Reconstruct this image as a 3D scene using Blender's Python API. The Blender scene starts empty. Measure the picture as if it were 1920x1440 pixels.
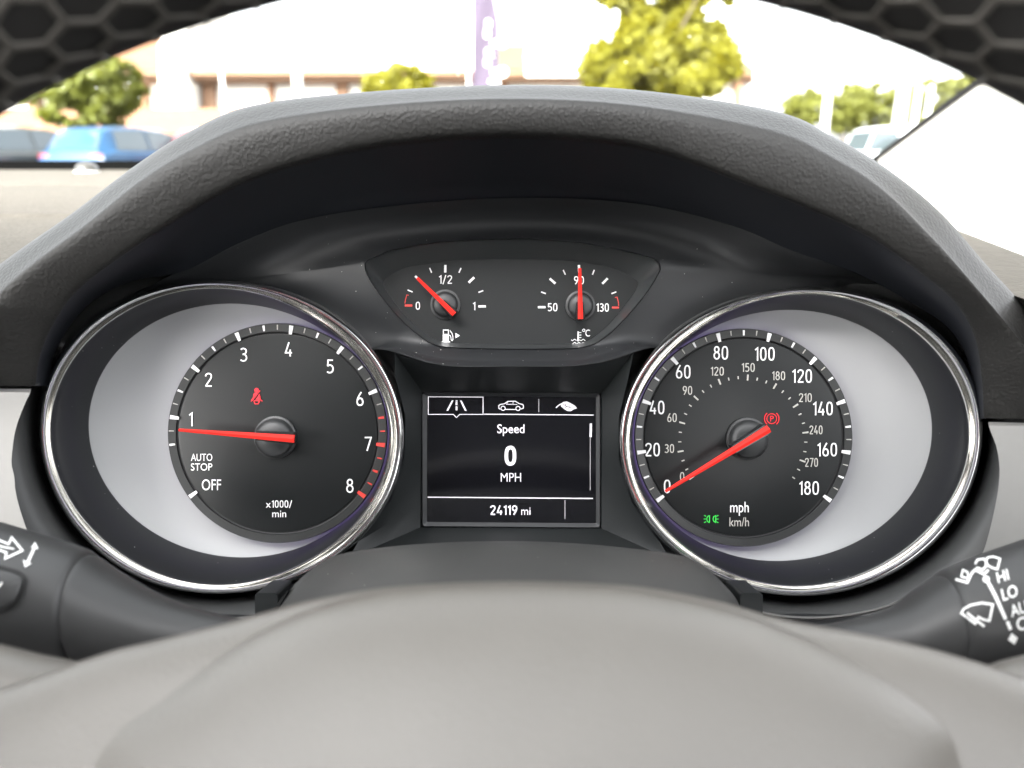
import bpy, bmesh, math, random
from mathutils import Matrix, Vector, noise

random.seed(7)
SC = bpy.context.scene
COL = SC.collection

# ------------------------------------------------------------------ camera, world, sun, exposure
F = 1443.4            # focal length in photo pixels (photo 1920 x 1440)
D = 0.28              # camera to the dial plane, metres
PITCH = math.radians(16.8)
CAM = Vector((0.0, 0.0, 0.95))
FWD = Vector((0, math.cos(PITCH), -math.sin(PITCH)))
UP = Vector((0, math.sin(PITCH), math.cos(PITCH)))

cd = bpy.data.cameras.new('camera')
cam = bpy.data.objects.new('camera', cd)
COL.objects.link(cam)
cam.location = CAM
cam.rotation_euler = (math.pi / 2 - PITCH, 0, 0)
cd.sensor_width = 36.0
cd.lens = 36.0 * F / 1920.0
cd.clip_start = 0.005
cd.clip_end = 2000.0
cd.dof.use_dof = True
cd.dof.focus_distance = 0.272
cd.dof.aperture_fstop = cd.lens / 2.7
SC.camera = cam

SUN_EL, SUN_AZ = math.radians(30), math.radians(200)     # azimuth clockwise from +y (straight ahead)
world = bpy.data.worlds.new('World')
SC.world = world
world.use_nodes = True
wn = world.node_tree
bg = wn.nodes['Background']
sky = wn.nodes.new('ShaderNodeTexSky')
sky.sky_type = 'NISHITA'
sky.sun_disc = False
sky.sun_elevation = SUN_EL
sky.sun_rotation = SUN_AZ
sky.dust_density = 4.0
sky.air_density = 1.0
hsv = wn.nodes.new('ShaderNodeHueSaturation')            # thin white overcast: a paler sky
hsv.inputs['Saturation'].default_value = 0.12
wn.links.new(sky.outputs[0], hsv.inputs['Color'])
wn.links.new(hsv.outputs[0], bg.inputs['Color'])
bg.inputs['Strength'].default_value = 0.12

sd = bpy.data.lights.new('sun', 'SUN')
sun = bpy.data.objects.new('sun', sd)
COL.objects.link(sun)
sd.energy = 1.5
sd.angle = math.radians(12)
sd.color = (1.0, 0.96, 0.88)
sdir = Vector((math.sin(SUN_AZ) * math.cos(SUN_EL), math.cos(SUN_AZ) * math.cos(SUN_EL), math.sin(SUN_EL)))
sun.rotation_euler = sdir.to_track_quat('Z', 'Y').to_euler()
sun.location = (0, 0, 30)

SC.view_settings.view_transform = 'Standard'
SC.view_settings.look = 'None'
SC.view_settings.gamma = 1.0
SC.view_settings.exposure = 3.75
SC.render.engine = 'CYCLES'
cy = SC.cycles
cy.use_denoising = True
try:
    cy.denoiser = 'OPENIMAGEDENOISE'
except Exception:
    pass
cy.max_bounces = 10
cy.diffuse_bounces = 6
cy.glossy_bounces = 4
cy.transparent_max_bounces = 12
cy.sample_clamp_indirect = 12.0

# ------------------------------------------------------------------ frames
# cluster frame: x right, y up the cluster face, z towards the driver; origin on the dial plane
LM = Matrix.Translation(CAM + FWD * D) @ Matrix.Rotation(math.pi / 2 - PITCH, 4, 'X')
ID = Matrix.Identity(4)

def P(px, py, z=0.0):
    d = D - z
    return Vector(((px - 960) / F * d, (720 - py) / F * d, z))

def mm(px, z=0.0):
    return px / F * (D - z)

def ray(px, py, Y):
    """world point seen at a photo pixel, Y metres ahead of the camera"""
    v = FWD + Vector((1, 0, 0)) * ((px - 960) / F) + UP * ((720 - py) / F)
    return CAM + v * (Y / v.y)

# ------------------------------------------------------------------ materials
MATS = {}

def nn(nt, t, **kw):
    n = nt.nodes.new(t)
    for k, v in kw.items():
        setattr(n, k, v)
    return n

def mat(name, col, rough=0.5, metal=0.0, spec=0.5, emit=0.0, ecol=None, var=0.0, vscale=60.0, bump=None, coat=0.0, sheen=0.0, rvar=0.0):
    """bump: list of (kind, scale, strength, distance)"""
    m = bpy.data.materials.new(name)
    m.use_nodes = True
    nt = m.node_tree
    b = nt.nodes['Principled BSDF']
    b.inputs['Base Color'].default_value = (*col, 1)
    b.inputs['Roughness'].default_value = rough
    b.inputs['Metallic'].default_value = metal
    b.inputs['Specular IOR Level'].default_value = spec
    b.inputs['Coat Weight'].default_value = coat
    b.inputs['Sheen Weight'].default_value = sheen
    if emit:
        b.inputs['Emission Color'].default_value = (*(ecol or col), 1)
        b.inputs['Emission Strength'].default_value = emit
    tc = nn(nt, 'ShaderNodeTexCoord')
    if var:
        nz = nn(nt, 'ShaderNodeTexNoise')
        nz.inputs['Scale'].default_value = vscale
        nz.inputs['Detail'].default_value = 5
        nt.links.new(tc.outputs['Object'], nz.inputs['Vector'])
        mx = nn(nt, 'ShaderNodeMix', data_type='RGBA')
        mx.inputs[6].default_value = (*[c * (1 - var) for c in col], 1)
        mx.inputs[7].default_value = (*[min(1, c * (1 + var)) for c in col], 1)
        nt.links.new(nz.outputs['Fac'], mx.inputs[0])
        nt.links.new(mx.outputs[2], b.inputs['Base Color'])
    if rvar:
        nz = nn(nt, 'ShaderNodeTexNoise')
        nz.inputs['Scale'].default_value = 45
        nz.inputs['Detail'].default_value = 6
        nt.links.new(tc.outputs['Object'], nz.inputs['Vector'])
        mr = nn(nt, 'ShaderNodeMapRange')
        mr.inputs['To Min'].default_value = rough - rvar
        mr.inputs['To Max'].default_value = rough + rvar
        nt.links.new(nz.outputs['Fac'], mr.inputs['Value'])
        nt.links.new(mr.outputs[0], b.inputs['Roughness'])
    prev = None
    for kind, scale, strength, dist in (bump or []):
        if kind == 'voronoi':
            t = nn(nt, 'ShaderNodeTexVoronoi', feature='SMOOTH_F1')
            t.inputs['Smoothness'].default_value = 0.35
            nzw = nn(nt, 'ShaderNodeTexNoise')
            nzw.inputs['Scale'].default_value = scale * 0.6
            nt.links.new(tc.outputs['Object'], nzw.inputs['Vector'])
            vm = nn(nt, 'ShaderNodeVectorMath', operation='SCALE')
            vm.inputs['Scale'].default_value = 0.9 / scale
            nt.links.new(nzw.outputs['Color'], vm.inputs[0])
            va = nn(nt, 'ShaderNodeVectorMath', operation='ADD')
            nt.links.new(tc.outputs['Object'], va.inputs[0])
            nt.links.new(vm.outputs[0], va.inputs[1])
            nt.links.new(va.outputs[0], t.inputs['Vector'])
            out = t.outputs['Distance']
        else:
            t = nn(nt, 'ShaderNodeTexNoise')
            t.inputs['Detail'].default_value = 3
            nt.links.new(tc.outputs['Object'], t.inputs['Vector'])
            out = t.outputs['Fac']
        t.inputs['Scale'].default_value = scale
        bp = nn(nt, 'ShaderNodeBump')
        bp.invert = (kind == 'voronoi')
        bp.inputs['Strength'].default_value = strength
        bp.inputs['Distance'].default_value = dist
        nt.links.new(out, bp.inputs['Height'])
        if prev:
            nt.links.new(prev.outputs[0], bp.inputs['Normal'])
        prev = bp
    if prev:
        nt.links.new(prev.outputs[0], b.inputs['Normal'])
    MATS[name] = m
    return m

leather = mat('grained_dash_skin', (0.0185, 0.018, 0.017), 0.52, spec=0.34, var=0.15, vscale=90,
              bump=[('voronoi', 900, 0.6, 0.00026), ('noise', 1700, 0.25, 0.00015)])
lining = mat('black_hood_lining', (0.011, 0.013, 0.018), 0.55, bump=[('noise', 2200, 0.12, 0.0002)])
surround_m = mat('matt_black_surround', (0.018, 0.019, 0.0205), 0.48, bump=[('noise', 2600, 0.06, 0.0001)], rvar=0.05)
tub_m = mat('light_toned_tub_plastic', (0.045, 0.046, 0.046), 0.45, bump=[('noise', 2600, 0.06, 0.0001)])  # surround plastic coloured paler, standing in for light caught by the tubs
pocket_m = mat('shade_toned_pocket_plastic', (0.015, 0.017, 0.0175), 0.45, bump=[('noise', 2600, 0.06, 0.0001)])  # same plastic as the surround, pocket shade put into a darker colour
band_m = mat('black_bezel_plastic', (0.011, 0.012, 0.0135), 0.36, bump=[('noise', 3000, 0.03, 0.0001)])
chrome = mat('polished_chrome', (0.9, 0.9, 0.9), 0.13, metal=1.0)
satin = mat('brushed_satin_chrome', (0.82, 0.81, 0.78), 0.16, metal=1.0)
crescent_m = mat('matt_silver_dial_bowl', (0.37, 0.374, 0.378), 0.55, var=0.03, vscale=30)
dial_m = mat('glossy_black_dial', (0.010, 0.011, 0.0115), 0.36, spec=0.32, rvar=0.04)
scale_m = mat('grey_scale_ring', (0.028, 0.029, 0.029), 0.38)
groove_m = mat('groove_black', (0.008, 0.008, 0.009), 0.5)
white_m = mat('backlit_white_print', (0.72, 0.72, 0.72), 0.5, emit=0.016, ecol=(1, 1, 1))
grey_m = mat('backlit_grey_print', (0.42, 0.41, 0.38), 0.5, emit=0.006, ecol=(1, 0.97, 0.9))
redprint_m = mat('red_print', (0.62, 0.05, 0.04), 0.5, emit=0.012, ecol=(1, 0.06, 0.04))
needle_m = mat('lit_red_pointer', (0.5, 0.02, 0.015), 0.6, spec=0.2, emit=0.04, ecol=(1, 0.03, 0.02))
redlamp_m = mat('red_warning_light', (0.6, 0.01, 0.02), 0.5, emit=0.045, ecol=(1, 0.012, 0.03))
greenlamp_m = mat('green_tell_tale', (0.03, 0.4, 0.05), 0.5, emit=0.045, ecol=(0.05, 0.8, 0.1))
glow_m = mat('violet_edge_light', (0.6, 0.5, 0.8), 0.5, emit=0.027, ecol=(0.55, 0.40, 1.0))
hubcap_m = mat('dial_hub_plastic', (0.030, 0.031, 0.032), 0.42, bump=[('noise', 3500, 0.05, 0.0001)])
housing_m = mat('pointer_housing_black', (0.014, 0.014, 0.015), 0.25)
panel_m = mat('gauge_panel_dark', (0.008, 0.0092, 0.0098), 0.5, spec=0.3)
gloss_m = mat('gloss_gauge_ceiling', (0.044, 0.047, 0.048), 0.3)
screen_m = mat('display_glass', (0.006, 0.006, 0.008), 0.12)
screenframe_m = mat('display_frame', (0.022, 0.023, 0.025), 0.4)
pixel_m = mat('lit_screen_pixels', (0.7, 0.68, 0.72), 0.5, emit=0.045, ecol=(1, 0.93, 1.0))
dim_m = mat('dim_screen_pixels', (0.5, 0.48, 0.5), 0.5, emit=0.03, ecol=(1, 0.95, 1.0))
silver_m = mat('silver_dash_trim', (0.19, 0.186, 0.177), 0.42, metal=0.2, var=0.03, vscale=400)
wheelplastic = mat('soft_wheel_plastic', (0.100, 0.092, 0.080), 0.42, spec=0.75, var=0.08, vscale=40,
                   bump=[('noise', 1300, 0.5, 0.0003), ('noise', 420, 0.15, 0.0003)], rvar=0.06)
shroud_m = mat('grained_shroud_plastic', (0.052, 0.052, 0.05), 0.5, var=0.22, vscale=35,
               bump=[('noise', 2400, 0.28, 0.0002)], rvar=0.06)
rim_m = mat('wheel_rim_leather', (0.020, 0.019, 0.018), 0.6, bump=[('noise', 1500, 0.1, 0.0002)])
net_m = mat('rim_mesh_cord', (0.075, 0.069, 0.060), 0.7)
stalk_m = mat('stalk_plastic', (0.034, 0.034, 0.034), 0.45, bump=[('noise', 2400, 0.08, 0.0001)])
mark_m = mat('white_stalk_print', (0.8, 0.8, 0.78), 0.5)
dash_m = mat('dash_top_skin', (0.092, 0.084, 0.072), 0.9, spec=0.1, var=0.2, vscale=150, bump=[('voronoi', 420, 0.5, 0.0008)])
seal_m = mat('black_screen_seal', (0.004, 0.004, 0.004), 1.0, spec=0.0)
dark_m = mat('plain_black', (0.008, 0.008, 0.008), 0.7)  # plain black for seal, plates, gap and button rim
pillar_m = mat('pale_pillar_fabric', (0.62, 0.61, 0.58), 0.8, bump=[('noise', 900, 0.1, 0.0003)])
headliner_m = mat('pale_headliner', (0.16, 0.15, 0.14), 0.9)
doorcard_m = mat('dark_door_card', (0.035, 0.035, 0.035), 0.6)
dome_m = mat('clear_sensor_dome', (0.05, 0.048, 0.044), 0.2, spec=0.35)

def glass_mat(name, tint, ior=1.5):
    m = bpy.data.materials.new(name)
    m.use_nodes = True
    nt = m.node_tree
    nt.nodes.remove(nt.nodes['Principled BSDF'])
    tr = nn(nt, 'ShaderNodeBsdfTransparent')
    tr.inputs[0].default_value = (*tint, 1)
    gl = nn(nt, 'ShaderNodeBsdfGlossy')
    gl.inputs['Roughness'].default_value = 0.01
    fr = nn(nt, 'ShaderNodeLayerWeight')
    fr.inputs['Blend'].default_value = 0.5
    pw = nn(nt, 'ShaderNodeMath', operation='POWER')
    pw.inputs[1].default_value = 5.0
    nt.links.new(fr.outputs['Facing'], pw.inputs[0])
    ma = nn(nt, 'ShaderNodeMath', operation='MULTIPLY_ADD', use_clamp=True)
    ma.inputs[1].default_value = 0.4
    ma.inputs[2].default_value = 0.02
    nt.links.new(pw.outputs[0], ma.inputs[0])
    mx = nn(nt, 'ShaderNodeMixShader')
    nt.links.new(ma.outputs[0], mx.inputs[0])
    nt.links.new(tr.outputs[0], mx.inputs[1])
    nt.links.new(gl.outputs[0], mx.inputs[2])
    nt.links.new(mx.outputs[0], nt.nodes['Material Output'].inputs['Surface'])
    return m

windscreen_m = glass_mat('windscreen_glass', (0.93, 0.95, 0.94), 1.25)

# ------------------------------------------------------------------ mesh helpers
def mesh(name, verts, faces, m, smooth=True, angle=35):
    me = bpy.data.meshes.new(name)
    me.from_pydata([tuple(v) for v in verts], [], faces)
    me.validate(clean_customdata=False)
    bm = bmesh.new()
    bm.from_mesh(me)
    bmesh.ops.recalc_face_normals(bm, faces=bm.faces)
    bm.to_mesh(me)
    bm.free()
    if smooth:
        me.polygons.foreach_set('use_smooth', [True] * len(me.polygons))
        me.set_sharp_from_angle(angle=math.radians(angle))
    if m:
        me.materials.append(m)
    me.update()
    return me

class Thing:
    def __init__(self, name, label, cat, base=(0, 0, 0), frame=LM, group=None):
        self.o = bpy.data.objects.new(name, None)
        COL.objects.link(self.o)
        self.o.empty_display_size = 0.01
        self.base = Vector(base)
        self.o.matrix_world = frame @ Matrix.Translation(self.base)
        self.o['label'] = label
        self.o['category'] = cat
        if group:
            self.o['group'] = group
        self.inv = Matrix.Translation(-self.base)
    def part(self, name, me, m4=ID, parent=None, label=None, kind=None):
        o = bpy.data.objects.new(name, me)
        COL.objects.link(o)
        b = self.inv @ m4
        o['_b'] = 0
        del o['_b']
        if parent:
            o.parent = parent
            o.matrix_basis = self.basis[parent.name].inverted() @ b
        else:
            o.parent = self.o
            o.matrix_basis = b
        self.basis[o.name] = b
        if label:
            o['label'] = label
        if kind:
            o['kind'] = kind
        return o
    basis = {}

def structure(name, me):
    o = bpy.data.objects.new(name, me)
    COL.objects.link(o)
    o['kind'] = 'structure'
    return o

def loft(rows, closed=False, cap0=False, cap1=False):
    n = len(rows[0])
    v = [p for r in rows for p in r]
    f = []
    for i in range(len(rows) - 1):
        for j in range(n if closed else n - 1):
            k = (j + 1) % n
            f.append((i * n + j, i * n + k, (i + 1) * n + k, (i + 1) * n + j))
    if cap0:
        f.append(tuple(range(n)))
    if cap1:
        f.append(tuple(range((len(rows) - 1) * n, len(rows) * n)))
    return v, f

def cat_rom(pts, n, closed=False):
    """resample a control polygon by a Catmull-Rom spline: n points (uniform in the control parameter)"""
    k = len(pts)
    out = []
    for i in range(n):
        t = i / n * k if closed else i / (n - 1) * (k - 1)
        a = int(math.floor(t))
        if not closed:
            a = min(a, k - 2)
        u = t - a
        g = (lambda q: pts[q % k]) if closed else (lambda q: pts[max(0, min(k - 1, q))])
        p0, p1, p2, p3 = g(a - 1), g(a), g(a + 1), g(a + 2)
        out.append(tuple(0.5 * (2 * p1[c] + (p2[c] - p0[c]) * u + (2 * p0[c] - 5 * p1[c] + 4 * p2[c] - p3[c]) * u * u
                                + (3 * p1[c] - p0[c] - 3 * p2[c] + p3[c]) * u ** 3) for c in range(len(p1))))
    return out

def arc_resample(pts, n, closed=False):
    q = list(pts) + ([pts[0]] if closed else [])
    L = [0.0]
    for a, b in zip(q, q[1:]):
        L.append(L[-1] + math.dist(a, b))
    out = []
    j = 0
    for i in range(n):
        s = L[-1] * i / (n if closed else n - 1)
        while j < len(L) - 2 and L[j + 1] < s:
            j += 1
        u = (s - L[j]) / max(1e-12, L[j + 1] - L[j])
        out.append(tuple(q[j][c] + (q[j + 1][c] - q[j][c]) * u for c in range(len(q[j]))))
    return out

def prism(poly, z0, z1):
    """closed outline of 3-D points given at z0 -> plate with real thickness to z1"""
    n = len(poly)
    v = [(p[0], p[1], z0) for p in poly] + [(p[0], p[1], z1) for p in poly]
    f = [tuple(range(n)), tuple(range(n, 2 * n))]
    for i in range(n):
        k = (i + 1) % n
        f.append((i, k, n + k, n + i))
    return v, f

def merge(*vf):
    V, Fc = [], []
    for v, f in vf:
        o = len(V)
        V += list(v)
        Fc += [tuple(i + o for i in q) for q in f]
    return V, Fc

def ribbon(pts, w, closed=False):
    """flat mitred ribbon along 2-D points -> (verts2d, faces)"""
    n = len(pts)
    L, R = [], []
    for i in range(n):
        p = Vector(pts[i][:2])
        a = Vector(pts[(i - 1) % n][:2]) if (closed or i > 0) else None
        b = Vector(pts[(i + 1) % n][:2]) if (closed or i < n - 1) else None
        d1 = (p - a).normalized() if a is not None and (p - a).length > 1e-9 else None
        d2 = (b - p).normalized() if b is not None and (b - p).length > 1e-9 else None
        d1 = d1 or d2
        d2 = d2 or d1
        t = (d1 + d2)
        t = t.normalized() if t.length > 1e-6 else d1
        nrm = Vector((-t.y, t.x))
        c = max(0.5, abs(nrm.dot(Vector((-d1.y, d1.x)))))
        L.append(p + nrm * (w / 2 / c))
        R.append(p - nrm * (w / 2 / c))
    v = L + R
    f = [(i, (i + 1) % n, n + (i + 1) % n, n + i) for i in range(n if closed else n - 1)]
    return v, f

def strokes(lst, z, step=0.00002):
    """lst: ('l', pts, width) or ('lc', pts, width) strokes or ('f', pts) filled outlines, all in photo pixels at depth z"""
    parts = []
    for k, s in enumerate(lst):
        zz = z + k * step
        if s[0] == 'f':
            parts.append(([P(x, y, zz) for x, y in s[1]], [tuple(range(len(s[1])))]))
        else:
            v, f = ribbon(s[1], s[2], s[0] == 'lc')
            parts.append(([P(q.x, q.y, zz) for q in v], f))
    return merge(*parts)

def circ(cx, cy, r, n=28, a0=0.0, a1=360.0):
    full = abs(a1 - a0) >= 359.9
    return [(cx + r * math.cos(math.radians(a0 + (a1 - a0) * i / (n if full else n - 1))),
             cy - r * math.sin(math.radians(a0 + (a1 - a0) * i / (n if full else n - 1)))) for i in range(n)]

_tc = bpy.data.curves.new('lettering', 'FONT')
_to = bpy.data.objects.new('lettering', _tc)
COL.objects.link(_to)

def text2d(body, weight=0.0, spacing=1.0):
    _tc.body = body
    _tc.offset = weight
    _tc.space_character = spacing
    _tc.resolution_u = 6
    bpy.context.view_layer.update()
    dg = bpy.context.evaluated_depsgraph_get()
    me = bpy.data.meshes.new_from_object(_to.evaluated_get(dg))
    v = [(q.co.x, q.co.y) for q in me.vertices]
    f = [tuple(p.vertices) for p in me.polygons]
    bpy.data.meshes.remove(me)
    return v, f

def text_px(body, cx, cy, h, w=None, aspect=0.78, rot=0.0, weight=0.0, spacing=1.0, cap=0.70, slant=0.0):
    """lettering in photo pixels, centred on (cx, cy): h is the height of a capital, w the total width if known"""
    v, f = text2d(body, weight, spacing)
    xs = [q[0] for q in v]
    ys = [q[1] for q in v]
    sy = h / cap
    sx = (w / (max(xs) - min(xs))) if w else sy * aspect
    mx, my = (max(xs) + min(xs)) / 2, (max(ys) + min(ys)) / 2
    c, s = math.cos(math.radians(rot)), math.sin(math.radians(rot))
    out = []
    for x, y in v:
        a, b = (x - mx) * sx + slant * (y - my) * sy, (y - my) * sy
        out.append((cx + a * c - b * s, cy - (a * s + b * c)))
    return out, f

DIG = {
    '1': (0.27, [[(0.03, 0.78), (0.205, 0.93), (0.205, 0.0)]]),
    '2': (0.5, [('c', [(0.06, 0.74), (0.10, 0.87), (0.25, 0.94), (0.40, 0.87), (0.43, 0.71), (0.36, 0.53), (0.22, 0.31), (0.07, 0.06)]), [(0.05, 0.055), (0.46, 0.055)]]),
    '3': (0.5, [('c', [(0.06, 0.86), (0.20, 0.94), (0.36, 0.88), (0.41, 0.73), (0.33, 0.57), (0.18, 0.53)]), ('c', [(0.18, 0.53), (0.34, 0.49), (0.43, 0.30), (0.37, 0.12), (0.22, 0.055), (0.04, 0.13)])]),
    '4': (0.52, [[(0.29, 1.0), (0.06, 0.26), (0.49, 0.26)], [(0.37, 0.48), (0.37, 0.0)]]),
    '5': (0.5, [[(0.43, 0.94), (0.12, 0.94), (0.09, 0.52)], ('c', [(0.08, 0.52), (0.22, 0.60), (0.38, 0.52), (0.435, 0.32), (0.37, 0.12), (0.21, 0.055), (0.05, 0.12)])]),
    '6': (0.5, [('c', [(0.34, 0.99), (0.20, 0.75), (0.09, 0.48), (0.065, 0.27), (0.12, 0.11), (0.25, 0.055), (0.38, 0.11), (0.435, 0.29), (0.38, 0.48), (0.26, 0.55), (0.14, 0.50), (0.085, 0.40)])]),
    '7': (0.48, [[(0.04, 0.94), (0.43, 0.94), (0.18, 0.0)]]),
    '8': (0.5, ['u', 'l']),
    '0': (0.5, ['o']),
    '/': (0.34, [[(0.02, -0.06), (0.31, 1.02)]]),
    ' ': (0.2, []),
}
def glyphs(body, cx, cy, h, w=None, thick=0.115, gap=0.10, rot=0.0):
    """numerals drawn as round-cornered strokes; letters fall back on the font"""
    items, x = [], 0.0
    for ch in body:
        if ch in DIG or ch == '9':
            adv, st = DIG['6' if ch == '9' else ch]
            flip = ch == '9'
            for q in st:
                closed = False
                if q == 'o':
                    pts = [(0.25 + 0.185 * math.copysign(abs(math.cos(a_)) ** 0.8, math.cos(a_)), 0.5 + 0.445 * math.copysign(abs(math.sin(a_)) ** 0.72, math.sin(a_))) for a_ in [2 * math.pi * i / 40 for i in range(40)]]
                    closed = True
                elif q in ('u', 'l'):
                    c_, rx, ry = ((0.25, 0.745), 0.155, 0.2) if q == 'u' else ((0.25, 0.295), 0.19, 0.24)
                    pts = [(c_[0] + rx * math.cos(2 * math.pi * i / 30), c_[1] + ry * math.sin(2 * math.pi * i / 30)) for i in range(30)]
                    closed = True
                elif q[0] == 'c':
                    pts = cat_rom(q[1], 36)
                else:
                    pts = list(q)
                if flip:
                    pts = [(0.5 - a_, 1 - b_) for a_, b_ in pts]
                items.append(('s', [(x + a_, b_) for a_, b_ in pts], closed))
            x += adv + gap
        else:
            v, f = text2d(ch)
            mn = min(q[0] for q in v)
            v = [((q[0] - mn) / 0.70 * 0.86, q[1] / 0.70) for q in v]
            items.append(('t', [(x + a_, b_) for a_, b_ in v], f))
            x += max(q[0] for q in v) + gap
    W = x - gap
    sx = (w / W) if w else h
    out = []
    for k_, it in enumerate(items):
        pts = [(cx + (a_ - W / 2) * sx, cy - (b_ - 0.5) * h) for a_, b_ in it[1]]
        if it[0] == 's':
            v, f = ribbon(pts, thick * h, it[2])
            v = [(q.x, q.y) for q in v]
        else:
            v, f = pts, it[2]
        out.append((v, f))
    return out
def glyph_mesh(name, m, z, *a, **k):
    return mesh(name, *merge(*[([P(x, y, z + 0.00002 * i) for x, y in v], f) for i, (v, f) in enumerate(glyphs(*a, **k))]), m, smooth=False)

def text_mesh(name, m, z, *a, **k):
    v, f = text_px(*a, **k)
    return mesh(name, [P(x, y, z) for x, y in v], f, m, smooth=False)

def lathe(prof, n=40):
    """prof: (r, z) -> closed body of revolution about z"""
    rows = [[(r * math.cos(2 * math.pi * i / n), r * math.sin(2 * math.pi * i / n), z) for i in range(n)] for r, z in prof]
    return loft(rows, True, cap0=True, cap1=True)

def box(x0, x1, y0, y1, z0, z1):
    v = [(x, y, z) for z in (z0, z1) for y in (y0, y1) for x in (x0, x1)]
    f = [(0, 1, 3, 2), (4, 5, 7, 6), (0, 1, 5, 4), (2, 3, 7, 6), (0, 2, 6, 4), (1, 3, 7, 5)]
    return v, f

# ================================================================== DASHBOARD
dash = Thing('dashboard', 'black grained dashboard with arched instrument hood and pale silver end trims', 'dashboard', (0, -0.12, 0.0))

# hood: stations of (ridge | crest | lip | inner edge of the lining), left foot to right foot
HOOD = [
    ((-190, 722), (-150, 722), (60, 724), (88, 724)),
    ((-130, 620), (-95, 640), (70, 665), (86, 674)),
    ((-40, 530), (-15, 552), (98, 603), (116, 618)),
    ((40, 468), (58, 490), (140, 545), (166, 567)),
    ((139, 399), (154, 420), (212, 486), (246, 528)),
    ((250, 315), (262, 334), (305, 420), (345, 508)),
    ((350, 250), (359, 275), (402, 360), (450, 455)),
    ((475, 197), (479, 225), (520, 310), (570, 412)),
    ((700, 171), (700, 194), (720, 264), (740, 386)),
    ((960, 159), (960, 181), (960, 248), (960, 371)),
    ((1200, 169), (1200, 194), (1200, 268), (1190, 381)),
    ((1450, 207), (1447, 238), (1408, 340), (1370, 422)),
    ((1560, 255), (1557, 286), (1528, 388), (1480, 468)),
    ((1660, 315), (1651, 346), (1636, 440), (1605, 512)),
    ((1760, 395), (1742, 436), (1726, 505), (1700, 562)),
    ((1848, 495), (1822, 530), (1793, 565), (1776, 612)),
    ((1930, 585), (1895, 612), (1830, 632), (1822, 664)),
    ((2010, 690), (1975, 708), (1845, 712), (1842, 728)),
    ((2080, 785), (2045, 785), (1850, 784), (1846, 790)),
]
NS = 160
stn = [cat_rom([s[k] for s in HOOD], NS) for k in range(4)]
def hz(i, centre, foot):
    t = abs(i / (NS - 1) * 2 - 1)
    return centre + (foot - centre) * t ** 1.6
ridge = [P(*stn[0][i], hz(i, 0.034, 0.03)) for i in range(NS)]
crest = [P(*stn[1][i], hz(i, 0.0535, 0.0385)) for i in range(NS)]
lip = [P(*stn[2][i], hz(i, 0.0550, 0.0290)) for i in range(NS)]
edge = [P(*stn[3][i], hz(i, 0.0112, 0.004)) for i in range(NS)]
fw = Vector((0, math.sin(PITCH), -math.cos(PITCH)))          # straight ahead in the cluster frame
dn = Vector((0, -math.cos(PITCH), -math.sin(PITCH)))         # straight down
def fl_(i):
    return abs(i / (NS - 1) * 2 - 1) ** 2
back1 = [p + fw * 0.03 * (1 - 0.6 * fl_(i)) + dn * (0.0035 + 0.012 * fl_(i)) for i, p in enumerate(ridge)]
back2 = [p + fw * 0.12 * (1 - 0.8 * fl_(i)) + dn * (0.02 + 0.03 * fl_(i)) for i, p in enumerate(ridge)]
back3 = [p + fw * 0.26 * (1 - 0.85 * fl_(i)) + dn * (0.06 + 0.06 * fl_(i)) for i, p in enumerate(ridge)]
def smooth_rows(rows, n, pull=0.0):
    cols = [cat_rom([tuple(r[i]) for r in rows], n) for i in range(len(rows[0]))]
    return [[Vector(c[k]) for c in cols] for k in range(n)]
# a little roll at the lip: leather turns in to the lining
lip_in = [P(*( (stn[2][i][0] * 0.9 + stn[3][i][0] * 0.1), (stn[2][i][1] * 0.9 + stn[3][i][1] * 0.1)), hz(i, 0.0510, 0.0268)) for i in range(NS)]
midA = [a.lerp(b, 0.36) + Vector((0, 0, -0.001)) for a, b in zip(lip, ridge)]
shoulder = [a.lerp(b, 0.24) + Vector((0, 0, 0.0032)) for a, b in zip(crest, lip)]
face = [a.lerp(b, 0.62) + Vector((0, 0, 0.0026)) for a, b in zip(crest, lip)]
hood_rows = smooth_rows([back3, back2, back1, ridge, crest, shoulder, face, lip, lip_in], 44)
dash.part('cluster_hood', mesh('cluster_hood', *loft(hood_rows), leather, angle=60))
lin_mid = [a.lerp(b, 0.55) + Vector((0, 0, -0.006)) for a, b in zip(lip_in, edge)]
lin_rows = smooth_rows([lip_in, lin_mid, edge], 10)
dash.part('hood_lining', mesh('hood_lining', *loft(lin_rows), lining, angle=60))

# ------------------------------------------------------------------ ring outlines of the two big dials (polar Fourier series about a centre)
RING = {
    'Lout': ((414, 820), (0.10058, -2e-05, 0.00071, -0.01551, -0.00127, -0.00103, 0.00127, 0.00069, -0.00076)),
    'Lin': ((412, 817), (0.11649, 0.00043, -0.00046, -0.01548, -0.00246, -0.0016, 0.00089, -0.00178, -0.0003)),
    'Rout': ((1503, 827), (0.10266, -0.0003, -0.00048, -0.01732, 0.00253, 0.00085, 0.00237, 0.00097, 3e-05)),
    'Rin': ((1500, 824), (0.11896, -7e-05, -0.00049, -0.01726, 0.00394, 0.00079, 0.00041, -0.00187, 2e-05)),
}
NR = 256
def ring(key, grow=0.0):
    (cx, cy), co = RING[key]
    out = []
    for i in range(NR):
        t = 2 * math.pi * i / NR
        y = co[0] + sum(co[2 * k - 1] * math.cos(k * t) + co[2 * k] * math.sin(k * t) for k in range(1, 5))
        r = 100 / math.sqrt(y) + grow
        out.append((cx + r * math.cos(t), cy + r * math.sin(t)))
    return out
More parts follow.
